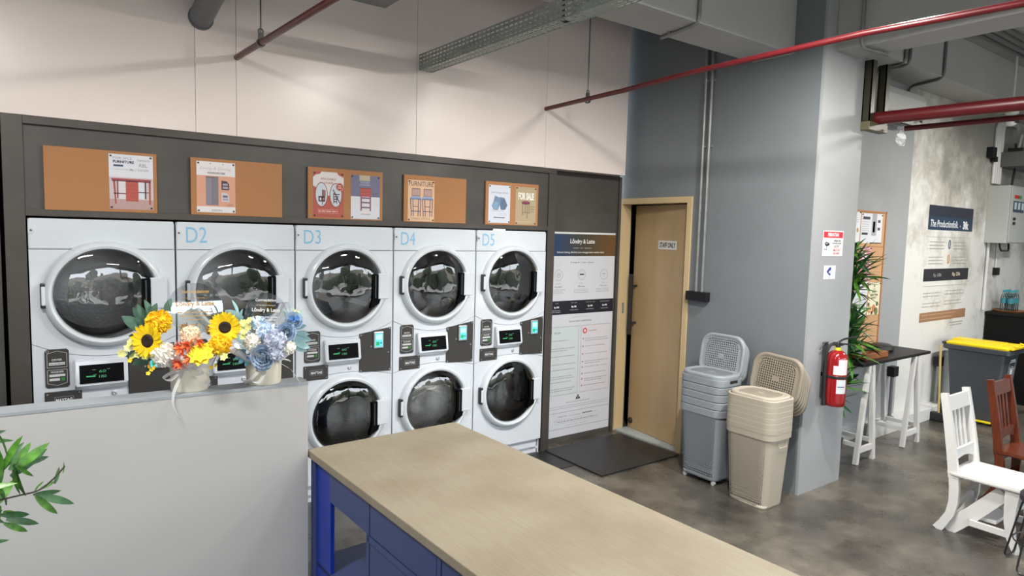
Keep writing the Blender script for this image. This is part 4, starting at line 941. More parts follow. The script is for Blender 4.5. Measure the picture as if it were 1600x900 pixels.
lb = wraplab(-2.95, -1.5, .235, .30); join(lb, wraplab(-2.5, -1.5, .295, .345)); obj('printed_label', lb, flat('dcd6d9'), t)
lb = wraplab(-2.6, -1.6, .10, .20); obj('printed_label', lb, flat('c9d0d6'), t)
lb = wraplab(-2.5, -1.75, .145, .152, .0724); obj('printed_stripe', lb, flat('3a4f8a'), t)
b = nb(); box(b, -.03, .03, .085, .101, .05, .45, .002); tube(b, arcpts([(-.0, .085, .44), (-.05, .07, .46), (-.09, .085, .40)], .03), .004, 6); obj('wall_bracket', b, M_dsteel, t)

# mats
b = nb(); box(b, 0, .90, -.70, .0, 0, .009, .003); o = obj('rubber_mat', b, M_rubber); o.location = (3.49, -.002, .005); tag(o, 'large black rubber mat on the floor before the tan door', 'mat')
b = nb(); box(b, 0, .40, -.40, .0, 0, .005, .002); o = obj('rubber_mat', b, M_rubber); o.location = (3.30, -.002, 0); tag(o, 'small black rubber mat partly under the large mat', 'mat')

# ------------------------------------------------------------------ island
IS = thing('island_table', 'blue island table with a pale limed wood top in the foreground', 'table', (.945, -1.487, 0), .030)
IW, IL, IH = .752, 2.55, .90
b = nb(); box(b, 0, IW, -IL, 0, IH - .033, IH, .003); obj('table_top', b, M_top, IS)
x0, x1 = .012, IW - .012
for (x, y) in ((x0, -.012), (x1 - .045, -.012), (x0, -IL + .06), (x1 - .045, -IL + .06)):
    b = nb(); box(b, x, x + .045, y - .045, y, 0, IH - .033, .002); obj('leg', b, M_blue, IS)
obj('leg_board', box(nb(), x0 + .01, x0 + .028, -.20, -.057, 0, IH - .033, .001), M_blued, IS)
obj('apron', box(nb(), x0 + .004, x0 + .026, -.55, -.205, IH - .165, IH - .033, .001), M_blue, IS)
obj('apron', box(nb(), x0 + .045, x1 - .045, -.032, -.014, IH - .10, IH - .033, .001), M_blue, IS)
obj('shelf', box(nb(), x0 + .01, x1 - .01, -.575, -.02, .40, .42, .002), M_blue, IS)
obj('shelf', box(nb(), x0 + .01, x1 - .01, -.575, -.02, .08, .10, .002), M_blue, IS)
ys = [-.555, -1.045, -1.535, -2.025, -2.50]
b = nb(); box(b, x0 + .025, x1 - .02, -2.50, -.575, .08, IH - .034)
obj('carcass', b, M_blue, IS)
b = nb()
for y in ys: box(b, x0, x0 + .024, y - .022, y, .0, IH - .033)
box(b, x0, x0 + .024, -2.50, -.56, IH - .19, IH - .165); box(b, x0, x0 + .024, -2.50, -.56, .06, .10)
obj('face_frame', b, M_blue, IS)
for a, e_ in zip(ys, ys[1:]):
    f = obj('drawer', box(nb(), x0 + .001, x0 + .022, e_ + .004, a - .026, IH - .161, IH - .038, .0015), M_blue, IS)
    f = obj('cabinet_door', box(nb(), x0 + .001, x0 + .022, e_ + .004, a - .026, .104, IH - .194, .0015), M_blue, IS)

# ------------------------------------------------------------------ laundry baskets
def rrp(w, d, r, s):
    """point on a rounded rectangle outline at fraction s"""
    P = rr(w, d, r, 0, 6); n = len(P); L = [math.dist(P[i][:2], P[(i + 1) % n][:2]) for i in range(n)]; T = sum(L); q = (s % 1) * T
    for i in range(n):
        if q <= L[i]: k = q / L[i]; return (P[i][0] * (1 - k) + P[(i + 1) % n][0] * k, P[i][1] * (1 - k) + P[(i + 1) % n][1] * k)
        q -= L[i]
    return P[0][:2]
def basket_parts(t, m, H, wt, dt, wb, dbt, rim, perf):
    """w along x (short), d along y (long); perforated on the long sides"""
    def size(z): k = z / H; return wb + (wt - wb) * k, dbt + (dt - dbt) * k, .055 + .02 * k
    def P(u, v):
        z = .012 + (H - rim - .012) * v; w, d, r = size(z); x, y = rrp(w, d, r, u); return Vector((x, y, z))
    NU = 68 if perf else 48; NV = 30 if perf else 1
    b = nb()
    if perf:
        def keep(u, v):
            p = P(u, .5); w, d, r = size(H * .5); return abs(p.y) > d / 2 - .030 or v > .955 or v < .035 
        holed(b, P, NU, NV, .86, .92, keep, stagger=2)
    else:
        holed(b, P, NU, 1, .5, .5, lambda u, v: True)
    w, d, r = size(0); bt = rr(w - .01, d - .01, .05, .0, 6); bt2 = rr(*size(.012), .012, 6)
    quadloft(b, [bt, bt2])
    bmesh.ops.remove_doubles(b, verts=b.verts, dist=.0003); bmesh.ops.recalc_face_normals(b, faces=b.faces)
    for f in b.faces: f.smooth = True
    obj('basket_body', b, m, t)
    b = nb(); w, d, r = size(H)
    A = rr(w + .011, d + .011, r, H - rim, 7); B = rr(w + .012, d + .012, r, H - .004, 7); C_ = rr(w + .006, d + .006, r, H, 7); D_ = rr(w - .016, d - .016, r - .008, H, 7); E_ = rr(w - .02, d - .02, r - .008, H - rim, 7)
    rows = [[b.verts.new(p) for p in L] for L in (A, B, C_, D_, E_)]; n = len(A)
    for q in range(5):
        X, Y = rows[q], rows[(q + 1) % 5]
        for i in range(n): b.faces.new([X[i], X[(i + 1) % n], Y[(i + 1) % n], Y[i]])
    bmesh.ops.recalc_face_normals(b, faces=b.faces); obj('basket_rim', b, m, t, smooth=True)
def lid_thing(lab, m, loc, w=.38, d=.30, grp=None, hole=True):
    """lid lying flat, w along x, d along y"""
    t = thing('basket_lid', lab, 'lid', loc, 0, grp)
    b = nb()
    prof = [(0, .004, 0), (0, 0, .012), (.0, .0, .024), (.007, 0, .029), (.016, 0, .031), (.022, 0, .026), (.036, 0, .024)]
    rows = []
    for ins, _, z in prof: rows.append([b.verts.new(p) for p in rr(w - 2 * ins, d - 2 * ins, .105 - ins * .6, z, 9)])
    n = len(rows[0])
    for A, B in zip(rows, rows[1:]):
        for i in range(n):
            f = b.faces.new([A[i], A[(i + 1) % n], B[(i + 1) % n], B[i]]); f.smooth = True
    obj('lid_rim', b, m, t)
    b = nb(); iw, idp = w - .072, d - .072
    def P(u, v):
        x = (u - .5) * iw; y = (v - .5) * idp; rc = .07
        mx, my = iw / 2 - rc, idp / 2 - rc
        if abs(x) > mx and abs(y) > my:
            dx, dy = abs(x) - mx, abs(y) - my; L = math.hypot(dx, dy); lim = rc
            k = max(dx, dy) / L if L > 1e-9 else 1; dx *= k; dy *= k
            x = math.copysign(mx + dx, x); y = math.copysign(my + dy, y)
        return Vector((x, y, .024))
    holed(b, P, 19, 16, .84, .84, lambda u, v: (abs(u - .5) < .06 and abs(v - .5) < .06) or min(u, 1 - u, v, 1 - v) < .03, stagger=1)
    obj('lid_mesh', b, m, t)
    return t
# grey stack
gb = thing('laundry_basket', 'grey perforated laundry basket on white castors, bottom of its stack', 'basket', (4.175, -1.145, .035), 0, 'grey laundry baskets')
basket_parts(gb, M_bgray, .545, .285, .385, .235, .32, .052, True)
for x in (-.09, .09):
    for y in (-.13, .13):
        b = nb(); lathe(b, [(.004, -.008), (.017, -.008), (.017, .008), (.004, .008)], (x, y, -.018), 'x', 16); box(b, x - .01, x + .01, y - .008, y + .008, -.018, .006, .002); obj('castor', b, M_whitep, gb)
g2 = thing('laundry_basket', 'grey laundry basket nested second from the bottom of the grey stack', 'basket', (4.175, -1.145, .035 + .057), 0, 'grey laundry baskets')
basket_parts(g2, M_bgray, .545, .285, .385, .225, .31, .050, True)
for k, wd in enumerate(('third from the bottom', 'fourth from the bottom', 'topmost')):
    dup(g2, (4.175, -1.145, .035 + .057 * (k + 2)), label='grey laundry basket nested %s of the grey stack' % wd)
t = lid_thing('grey perforated lid closing the top grey basket', M_bgray, (4.175, -1.145, .035 + .057 * 4 + .546), .40, .295, 'grey basket lids'); t.rotation_euler = (0, 0, PI / 2)
b = nb(); box(b, -.045, .045, -.20, -.196, -.030, -.008, .001)
# dark hand slot under the lid
s_ = obj('hand_slot', b, M_black, t); s_.rotation_euler = (0, 0, -PI / 2)
# beige stack
bb = thing('laundry_basket', 'beige perforated laundry basket, bottom of its stack', 'basket', (4.115, -1.605, 0), 0, 'beige laundry baskets')
basket_parts(bb, M_bbeige, .535, .285, .375, .235, .30, .045, True)
b = nb(); tube(b, arcpts([(-.045, -.184, .475), (-.045, -.19, .435), (.045, -.19, .435), (.045, -.184, .475)], .01), .0025, 6); obj('handle_outline', b, M_bbeige, bb)
b2_ = thing('laundry_basket', 'beige laundry basket nested second from the bottom of the beige stack', 'basket', (4.115, -1.605, .038), 0, 'beige laundry baskets')
basket_parts(b2_, M_bbeige, .535, .288, .378, .225, .29, .040, True)
for k, wd in enumerate(('third from the bottom', 'fourth from the bottom', 'fifth from the bottom', 'sixth from the bottom', 'topmost')):
    dup(b2_, (4.115, -1.605, .038 * (k + 2)), label='beige laundry basket nested %s of the beige stack' % wd)
t = lid_thing('beige lid closing the top beige basket', M_bbeige, (4.115, -1.605, .038 * 6 + .524), .375, .285, 'beige basket lids'); t.rotation_euler = (0, 0, PI / 2)
# lids leaning on the grey wall
def lean(m, yc, zc, n, names, grp, w, d, twist=0.):
    base = lid_thing(names[0], m, (0, 0, 0), w, d, grp)
    for k in range(n):
        t = base if k == 0 else dup(base, label=names[k])
        R = Matrix.Rotation(-PI / 2, 4, 'Z') @ Matrix.Rotation(PI / 2 - .14, 4, 'X') @ Matrix.Rotation(twist, 4, 'Z')
        t.rotation_euler = R.to_euler(); t.location = (4.345 + .016 * k, yc - .003 * k, zc - .02 * k)
lean(M_bgray, -1.115, .93, 3, ['front grey lid leaning on the grey wall, its whole face showing', 'second grey lid leaning on the wall behind the front one', 'rearmost grey lid leaning against the grey wall'], 'grey basket lids', .40, .345)
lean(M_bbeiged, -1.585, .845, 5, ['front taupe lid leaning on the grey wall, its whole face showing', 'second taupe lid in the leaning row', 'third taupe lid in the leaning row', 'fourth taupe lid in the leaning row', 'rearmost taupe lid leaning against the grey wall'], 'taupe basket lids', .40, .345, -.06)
# ------------------------------------------------------------------ hanging lamps (their light stays with them)
def lamp(x, y, z, ln, e, lab, along='x'):
    t = thing('pendant_lamp', lab, 'lamp', (x, y, z))
    dx, dy = (ln / 2, .035) if along == 'x' else (.035, ln / 2)
    obj('lamp_housing', box(nb(), -dx - .01, dx + .01, -dy - .01, dy + .01, .0, .06, .004), M_whitep, t)
    obj('diffuser', box(nb(), -dx, dx, -dy, dy, -.006, -.001), mat('lit_diffuser', (1, 1, 1), .5, emit=(1, .96, .9), es=6), t)
    for s in (-.8, .8):
        b = nb(); px, py = (dx * s, 0) if along == 'x' else (0, dy * s)
        tube(b, [(px, py, .06), (px, py, ZC - z)], .002, 5); obj('suspension_wire', b, M_dsteel, t)
    L = bpy.data.lights.new('lamp_light', 'AREA'); L.shape = 'RECTANGLE'; L.size, L.size_y = (ln, .07) if along == 'x' else (.07, ln)
    L.energy = e; L.color = (1, .95, .88)
    o = bpy.data.objects.new('lamp_light', L); COL.objects.link(o); o.parent = t; o.location = (0, 0, -.012)
lamp(-.4, -2.3, 3.22, .6, LAMP * .8, 'short unseen pendant lamp added to brighten the left of the white wall')  # unseen lamp, put here to brighten the white boards at left
lamp(2.45, -2.5, 3.2, .25, LAMP * 1.2, 'short white pendant lamp in front of the machines')
lamp(3.66, -2.62, 3.2, .25, LAMP * .95, 'short white pendant lamp near the column')
lamp(7.4, -3.1, 3.22, 1.0, LAMP * 1.35, 'unseen pendant lamp added to light the plaster wall at right')  # out of view; added so the far plaster wall gets enough light
lamp(1.2, -5.4, 3.22, 1.2, LAMP * .8, 'white pendant lamp over the back of the shop')

# ------------------------------------------------------------------ trestle table
t = thing('trestle_table', 'white trestle table with a black stained top at the notice wall', 'table', (5.45, -1.655, 0))
obj('table_top', box(nb(), .02, 1.295, 0, .345, .825, .85, .003), M_darktop, t)
def trestle(x0, x1, n):
    xc = (x0 + x1) / 2 - 5.45; a = x0 - 5.45; c_ = x1 - 5.45
    for y in (.02, .315):
        for q, (xf, xt) in enumerate(((a + .022, xc - .028), (c_ - .022, xc + .028))):
            b = nb(); bar(b, (xf, y, 0), (xt, y, .825), .042, .036, up=(0, 1, 0), bev=.002)
            obj('trestle_leg', b, M_whitep, t)
        b = nb(); bar(b, (a + .05, y, .115), (c_ - .05, y, .115), .022, .05, bev=.002); obj('trestle_rail', b, M_whitep, t)
    b = nb(); bar(b, (a + .035, .02, .16), (a + .035, .315, .16), .022, .035); obj('trestle_rail', b, M_whitep, t)
    b = nb(); bar(b, (c_ - .035, .02, .16), (c_ - .035, .315, .16), .022, .035); obj('trestle_rail', b, M_whitep, t)
trestle(5.47, 5.80, 0); trestle(6.32, 6.66, 1)
t = thing('planter_tray', 'reddish wooden planter tray on the black trestle table top', 'planter', (5.62, -1.60, .85))
b = nb(); box(b, 0, .40, 0, .02, 0, .055, .002); box(b, 0, .40, .15, .17, 0, .055, .002); box(b, 0, .02, .02, .15, 0, .055); box(b, .38, .40, .02, .15, 0, .055); obj('tray_wall', b, M_wood, t)
obj('tray_bottom', box(nb(), .0, .40, .0, .17, 0, .008), M_wood, t)
t = thing('white_cup', 'small white cup in the wooden planter tray', 'cup', (5.69, -1.50, .858))
b = nb(); lathe(b, [(.022, 0), (.034, .06), (.030, .06), (.020, .008), (0, .008)], seg=20); obj('cup_body', b, M_whitep, t)
t = thing('round_speaker', 'flat round black device on the back of the black trestle table top', 'speaker', (6.33, -1.40, .85))
b = nb(); lathe(b, [(0, 0), (.09, 0), (.105, .02), (.10, .05), (.07, .066), (0, .07)], seg=30); obj('speaker_body', b, M_black, t)

# ------------------------------------------------------------------ convertible step chairs
def curve_strip(pts, wid, x0, x1, bm):
    """board in the y-z plane following pts with given widths, thickness x0..x1"""
    P = [Vector((p[0], p[1])) for p in pts]; L, Rr = [], []
    for i, p in enumerate(P):
        a = P[max(0, i - 1)]; c = P[min(len(P) - 1, i + 1)]; d = (c - a).normalized(); n = Vector((-d.y, d.x)); w = wid[i] if isinstance(wid, (list, tuple)) else wid
        L.append(p + n * w / 2); Rr.append(p - n * w / 2)
    out = [tuple(q) for q in L] + [tuple(q) for q in Rr[::-1]]
    prism(bm, out, 'x', x0, x1); return bm
def step_chair(loc, m, lab):
    t = thing('step_chair', lab, 'chair', loc, 0)
    Wd = .37
    for s, x in ((0, 0), (1, Wd - .03)):
        b = nb(); curve_strip([(.345, .36), (.365, .50), (.395, .68), (.435, .89)], [.055, .052, .048, .040], x - .0015, x + .0315, b)
        obj('back_post', b, m, t)
        b = nb(); curve_strip([(.345, .386), (.335, .28), (.335, .20), (.35, .12), (.385, .05), (.415, .0)], [.055, .055, .052, .05, .05, .056], x, x + .03, b); obj('leg', b, m, t)
        b = nb(); curve_strip([(.03, .386), (.035, .28), (.035, .18), (.02, .09), (-.015, .0)], [.075, .062, .052, .045, .032], x, x + .03, b); obj('leg', b, m, t)
        xi = x + (.031 if s == 0 else -.026)
        b = nb(); curve_strip([(.375, .01), (.24, .15), (.08, .345)], [.095, .09, .085], xi, xi + .025, b); obj('stringer', b, m, t)
        b = nb(); box(b, x + .004, x + .024, .03, .24, .085, .125, .002); obj('side_stretcher', b, m, t)
    b = nb(); prism(b, [(-.012, -.045), (Wd + .012, -.045), (Wd + .012, .345), (Wd - .004, .385), (.004, .385), (-.012, .345)], 'z', .375, .402)
    bmesh.ops.bevel(b, geom=list(b.edges), offset=.008, segments=2, affect='EDGES'); obj('seat', b, m, t)
    b = nb(); box(b, .031, Wd - .031, .405, .428, .775, .872, .003)
    bmesh.ops.rotate(b, verts=b.verts, cent=(0, .415, .82), matrix=Matrix.Rotation(-.18, 3, 'X')); obj('top_rail', b, m, t)
    pts = [(.031, .445), (.09, .468), (Wd / 2, .478), (Wd - .09, .468), (Wd - .031, .445), (Wd - .031, .535), (.031, .535)]
    b = nb(); prism(b, pts, 'y', .355, .378); obj('lower_rail', b, m, t)
    for k in range(3):
        x = Wd / 2 - .065 + k * .065; b = nb(); bar(b, (x, .372, .525), (x, .414, .785), .028, .014, up=(0, 1, 0), bev=.002); obj('back_slat', b, m, t)
    for (y, z) in ((.20, .125), (.10, .235)):
        obj('step_board', box(nb(), .056, Wd - .056, y - .085, y + .085, z, z + .022, .003), m, t)
    for y0_, z0_ in ((.02, .33), (.33, .33), (.33, .17)): obj('cross_rail', box(nb(), .03, Wd - .03, y0_, y0_ + .02, z0_, z0_ + .042), m, t)
    return t
step_chair((4.72, -2.955, 0), M_whitep, 'white wooden chair that folds into steps, nearest on the right')
step_chair((5.50, -2.955, 0), M_brown, 'reddish brown wooden step chair behind the white one')
# stool
t = thing('wire_stool', 'low black stool with bent wire legs at the bottom right corner', 'stool', (4.63, -3.14, 0))
b = nb(); lathe(b, [(0, .385), (.135, .385), (.15, .40), (.15, .43), (.135, .447), (0, .45)], seg=36); obj('seat', b, mat('black_upholstery', (.02, .02, .021), .7, bump=.3, bscale=80), t)
for k in range(4):
    a = PI / 4 + k * PI / 2 + .55
    def q(r, da, z): return (r * math.cos(a + da), r * math.sin(a + da), z)
    b = nb(); tube(b, arcpts([q(.10, 0, .386), q(.135, -.28, .375), q(.205, -.22, .012), q(.205, .22, .012), q(.135, .28, .375), q(.10, 0, .386)], .03), .0055, 8); obj('leg', b, M_black, t)
b = nb(); tube(b, [(.165 * math.cos(2 * PI * k / 24), .165 * math.sin(2 * PI * k / 24), .16) for k in range(24)], .0045, 6, closed=True); obj('ring_brace', b, M_black, t)

# ------------------------------------------------------------------ foliage
def strip(bm, base, d, nrm, L, W, droop=0., fold=.15, n=5, prof=None):
    """leaf / petal: bent strip with a mid rib"""
    base = Vector(base); d = Vector(d).normalized(); nrm = Vector(nrm); nrm = (nrm - d * nrm.dot(d)).normalized(); s = d.cross(nrm)
    rows = []
    for i in range(n + 1):
        t = i / n; w = W / 2 * (prof(t) if prof else math.sin(PI * min(1, .08 + .92 * t)) ** .75)
        c = base + d * L * t * (1 - .25 * abs(droop) * t) - nrm * L * droop * t * t
        rows.append([bm.verts.new(c + s * w + nrm * w * fold), bm.verts.new(c), bm.verts.new(c - s * w + nrm * w * fold)])
    for A, B in zip(rows, rows[1:]):
        for k in (0, 1):
            f = bm.faces.new([A[k], A[k + 1], B[k + 1], B[k]]); f.smooth = True
def leaf_me(L, W, droop, m, name='leaf'):
    b = nb(); strip(b, (0, 0, 0), (1, 0, 0), (0, 0, 1), L, W, droop, .25, 6)
    me = bpy.data.meshes.new(name); b.to_mesh(me); b.free(); me.materials.append(m); return me
LEAVES = [leaf_me(1, .16, .18, M_leaf), leaf_me(1, .13, .32, M_leaf), leaf_me(1, .15, .25, M_leafd), leaf_me(1, .12, .05, M_leafd)]
def put_leaf(par, base, tip, me, roll=0., name='leaf', wid=1.):
    base = Vector(base); d = Vector(tip) - base; L = d.length; d.normalize()
    up = Vector((0, 0, 1)); 
    if abs(d.z) > .95: up = Vector((0, -1, 0))
    s = up.cross(d).normalized(); u = d.cross(s)
    R = Matrix((d, s, u)).transposed() @ Matrix.Rotation(roll, 3, 'X')
    o = bpy.data.objects.new(name, me); COL.objects.link(o); o.parent = par
    M = R.to_4x4(); 
    for i in range(3): M[i][3] = base[i]
    o.matrix_local = M @ Matrix.Diagonal((L, L * wid, L, 1))
    return o
rnd = random.Random(11)
# near plant at left edge
PL = Vector((-.20, -2.24, 0))
t = thing('potted_bamboo', 'green bamboo-like plant poking in at the left edge before the partition', 'plant', PL)
b = nb(); lathe(b, [(.0, 0), (.12, 0), (.15, .30), (.155, .32), (.14, .32), (.13, .28), (0, .27)], seg=28); obj('pot', b, M_whitep, t)
def sxz(px, py, dy=0.): return Vector((-.064 + .00127 * px + dy * .0 - PL.x, .04 + dy, 1.321 - .00163 * (py - 680) - .00025 * px))
for pts in ([(0, 0, .27), (.01, .02, .7), (.07, .04, 1.12), (.10, .04, 1.22)], [(.02, 0, .27), (.0, .03, .8), (.05, .04, 1.15), tuple(sxz(25, 775)), tuple(sxz(60, 768)), tuple(sxz(90, 742)), tuple(sxz(102, 728))], [(.0, .02, .27), (-.03, .0, .9), (-.05, 0, 1.3)]):
    b = nb(); tube(b, arcpts(pts, .05), .0021, 6); obj('stem', b, M_stem, t)
L_ = [((18, 735), (78, 688)), ((12, 735), (52, 692)), ((14, 745), (75, 698)), ((5, 730), (27, 676)), ((20, 728), (82, 714)), ((-4, 760), (8, 690)), ((25, 728), (48, 742)), ((-5, 740), (35, 688)), ((10, 720), (2, 668)),
      ((84, 757), (96, 730)), ((50, 770), (62, 747)), ((98, 740), (104, 721)), ((58, 776), (120, 786)), ((52, 776), (86, 803)), ((48, 774), (98, 769)), ((60, 765), (88, 752)), ((0, 818), (41, 835)), ((4, 812), (62, 820)), ((0, 800), (26, 812)), ((-5, 805), (50, 811)),
      ((20, 725), (18, 778)), ((22, 730), (28, 780)), ((5, 790), (2, 745)), ((-10, 790), (22, 750)), ((-10, 720), (-40, 670)), ((-20, 740), (-60, 700)), ((-20, 770), (-70, 780)), ((-15, 800), (-60, 840)), ((0, 770), (-35, 745)), ((-30, 700), (-20, 650)), ((0, 760), (-30, 820)), ((-5, 790), (-25, 850))]
for i, (a, c) in enumerate(L_):
    dy = rnd.uniform(-.03, .03); A = sxz(*a, 0); B_ = sxz(*c, dy)
    put_leaf(t, A, B_, LEAVES[(0, 0, 2, 0, 2)[i % 5]], roll=rnd.uniform(.95, 1.5), wid=1.5)
for k in range(34):
    A = Vector((rnd.uniform(-.06, .16), rnd.uniform(-.06, .10), rnd.uniform(1.02, 1.33))); a = rnd.uniform(-1.2, 1.2); L = rnd.uniform(.06, .11)
    if A.x > .10: A.x -= .06
    put_leaf(t, A, A + Vector((math.cos(a) * .8, rnd.uniform(-.4, .4), math.sin(a) * .9 + .25)) * L, LEAVES[rnd.choice((0, 2, 2))], roll=rnd.uniform(.6, 1.5), wid=1.3)
# tall plant behind the column
PK = Vector((5.27, -1.50, 0))
t = thing('dracaena', 'tall leafy green plant standing behind the column by the cork board', 'plant', PK)
b = nb(); lathe(b, [(0, 0), (.09, 0), (.115, .22), (.12, .24), (.10, .24), (.095, .2), (0, .2)], seg=28); obj('pot', b, M_black, t)
nodes = []
for sx_, top in ((.17, 1.76), (.21, 1.5), (.20, 1.12), (.08, .74)):
    P0 = [Vector((0, 0, .2)), Vector((sx_ * .4, -.01, top * .5)), Vector((sx_, -.02, top))]
    b = nb(); tube(b, arcpts(P0, .2), .010, 8); obj('stem', b, M_stem, t)
for (x, z, n, L0) in ((.17, 1.76, 18, .22), (.19, 1.66, 22, .30), (.21, 1.54, 24, .33), (.19, 1.44, 20, .28), (.16, 1.30, 16, .26), (.20, 1.14, 20, .32), (.22, 1.02, 22, .34), (.20, .92, 20, .34), (.10, .76, 16, .28), (.09, .64, 14, .30), (.06, .54, 12, .26)):
    for k in range(int(n * 1.6)):
        a = 2 * PI * k / (n * 1.6) + rnd.uniform(-.2, .2); el = rnd.uniform(-.25, 1.0); L = L0 * rnd.uniform(.75, 1.15); y = -.02
        d = Vector((math.cos(a) * math.cos(el), math.sin(a) * math.cos(el) * .75, math.sin(el))) * L
        B0 = Vector((x, y, z))
        if PK.y + y + d.y > YK - .03: d.y = YK - .03 - PK.y - y
        put_leaf(t, B0, B0 + d, LEAVES[rnd.choice((0, 1, 2, 3, 2, 3))], roll=rnd.uniform(-.5, .5), wid=rnd.uniform(.65, 1.05))

# ------------------------------------------------------------------ flower arrangements
def fm(n, h, **k): return mat('petal_' + n, h, .6, var=k.get('var', .12), scale=25)
def pompom(par, c, r, m, name='pompom_flower', n=150, lab=None, pl=.30, pw=.30, seed=0):
    b = nb(); bmesh.ops.create_icosphere(b, subdivisions=2, radius=r * .80); bmesh.ops.translate(b, verts=b.verts, vec=c); g = PI * (3 - 5 ** .5); R = random.Random(seed)
    for i in range(n):
        z = 1 - 2 * (i + .5) / n; q = math.sqrt(1 - z * z); a = g * i; d = Vector((q * math.cos(a), q * math.sin(a), z))
        if d.y > .5: continue
        tng = d.orthogonal(); tng.rotate(Matrix.Rotation(R.uniform(0, 6), 3, d))
        dd = (d + tng * .45).normalized()
        strip(b, Vector(c) + d * r * .72, dd, d.cross(tng) + d * .3, r * pl * R.uniform(.85, 1.15), r * pw, R.uniform(-.2, .4), .3, 2, lambda t: (.5, 1, .25)[min(2, int(t * 2 + .01))])
    return obj(name, b, m, par, lab)
def sunflower(par, c, nrm, r, lab=None):
    c = Vector(c); nrm = Vector(nrm).normalized(); u = nrm.orthogonal().normalized(); v = nrm.cross(u)
    b = nb()
    for L_, n, off, lf in ((0, 17, 0, .18), (1, 17, .18, .32)):
        for k in range(n):
            a = 2 * PI * k / n + off + random.uniform(-.06, .06); d = u * math.cos(a) + v * math.sin(a)
            strip(b, c + d * r * .28 + nrm * (.002 * L_), d + nrm * lf, nrm, r * random.uniform(.68, .80), r * .30, random.uniform(-.05, .25), .2, 4)
    f = obj('sunflower', b, fm('sun', 'fbcf12', var=.15), par, lab)
    b = nb(); M = Matrix((u, v, nrm)).transposed().to_4x4(); M.translation = c
    t_ = bmesh.new(); lathe(t_, [(r * .36, 0), (r * .38, r * .07), (r * .26, r * .14), (0, r * .10)], seg=22); join(b, t_, M)
    for k in range(60):
        a = random.uniform(0, 6.28); q = r * .36 * math.sqrt(random.random()); p = c + (u * math.cos(a) + v * math.sin(a)) * q + nrm * r * .09; strip(b, p, nrm + u * random.uniform(-.3, .3), u, r * .08, r * .04, 0, .2, 1, lambda t: 1 - t * .7)
    obj('flower_centre', b, mat('seed_centre', (.022, .010, .006), .8), f)
    b = nb(); tube(b, [c - nrm * .004, c - nrm * .05 + Vector((0, .02, -.06)), Vector((c.x * .3, .0, .08))], .003, 6); obj('stem', b, M_leafd, par)
def rose(par, c, nrm, r, m, name='rose', turns=4, lab=None):
    c = Vector(c); nrm = Vector(nrm).normalized(); u = nrm.orthogonal().normalized(); v = nrm.cross(u); b = nb()
    for ring_, (rr_, n, tilt) in enumerate(((.12, 3, 1.35), (.26, 4, 1.2), (.42, 5, 1.0), (.60, 6, .75), (.78, 7, .45))):
        for k in range(n):
            a = 2 * PI * (k + .5 * (ring_ % 2)) / n + ring_ * .4; d = u * math.cos(a) + v * math.sin(a); e = d * math.cos(tilt) + nrm * math.sin(tilt)
            strip(b, c + d * r * rr_ * .55 - nrm * r * .2, e, -d * math.sin(tilt) + nrm * math.cos(tilt), r * .75, r * (1.9 * rr_ + .35) * (3.6 / n), -.25, .45, 4, lambda t: (.55, .85, 1, .95, .55)[min(4, int(t * 4 + .01))])
    bmesh.ops.solidify(b, geom=b.faces[:], thickness=.0008)
    return obj(name, b, m, par, lab)
def blossom(par, c, r, m, n=5, name='blossom'):
    b = nb(); c = Vector(c); nrm = Vector((random.uniform(-.6, .6), -1, random.uniform(-.1, .8))).normalized(); u = nrm.orthogonal().normalized(); v = nrm.cross(u)
    for k in range(n):
        a = 2 * PI * k / n; d = u * math.cos(a) + v * math.sin(a); strip(b, c, d + nrm * .3, nrm, r, r * .75, .1, .2, 3)
    lathe(b, [(r * .16, 0), (0, r * .12)], c, 'z', 8)
    return obj(name, b, m, par)
def frond(par, pts, n, L, W, m, name='leaf_spray', lab=None, seed=1):
    """twig with paired leaves; each leaf an object under the twig"""
    b = nb(); P = arcpts(pts, .03); tube(b, P, .0016, 5); tw = obj('twig', b, m, par, lab); R = random.Random(seed)
    me = leaf_me(1, W / L, .12, m)
    for k in range(n):
        q = k / (n - 1) * .999 * (len(P) - 1); i = int(q); p = P[i].lerp(P[i + 1], q - i); d = (P[i + 1] - P[i]).normalized(); s = 1 if k % 2 else -1
        side = d.cross(Vector((0, -1, 0))).normalized() * s
        dd = (d * (.75 if k < n - 1 else 3) + side + Vector((0, R.uniform(-.4, .1), 0))).normalized() * L * R.uniform(.8, 1.1)
        o = put_leaf(tw, p, p + dd, me, roll=1.3 * s * 0 + PI / 2 * .75)
def wrap(par, r, z0, z1, m, amp, n=64, name='tulle'):
    b = nb(); rows = []; R = random.Random(3)
    ph = [R.uniform(0, 6) for _ in range(4)]
    for j in range(6):
        t_ = j / 5; row = []
        for k in range(n):
            a = 2 * PI * k / n; w = 1 + .25 * t_ + amp * t_ * (math.sin(9 * a + ph[0]) + .6 * math.sin(17 * a + ph[1] + j)); row.append(b.verts.new(((r * (1 + .55 * t_) * w) * math.cos(a), (r * (1 + .45 * t_) * w) * math.sin(a), z0 + (z1 - z0) * t_ + .012 * t_ * math.sin(13 * a + ph[2]))))
        rows.append(row)
    for A, B in zip(rows, rows[1:]):
        for k in range(n):
            f = b.faces.new([A[k], A[(k + 1) % n], B[(k + 1) % n], B[k]]); f.smooth = True
    return obj(name, b, m, par)
def mk_tulle(name, col, a):
    M = bpy.data.materials.new(name); M.use_nodes = True; q = M.node_tree.nodes['Principled BSDF']; q.inputs['Base Color'].default_value = (*col, 1); q.inputs['Roughness'].default_value = .6; q.inputs['Alpha'].default_value = a; return M
M_tulle = mk_tulle('lilac_tulle', (.88, .86, .92), .8); M_rib = mat('sheer_white_ribbon', (.88, .88, .88), .4)
M_pot = mat('cream_paper_pot', (.72, .68, .57), .55)
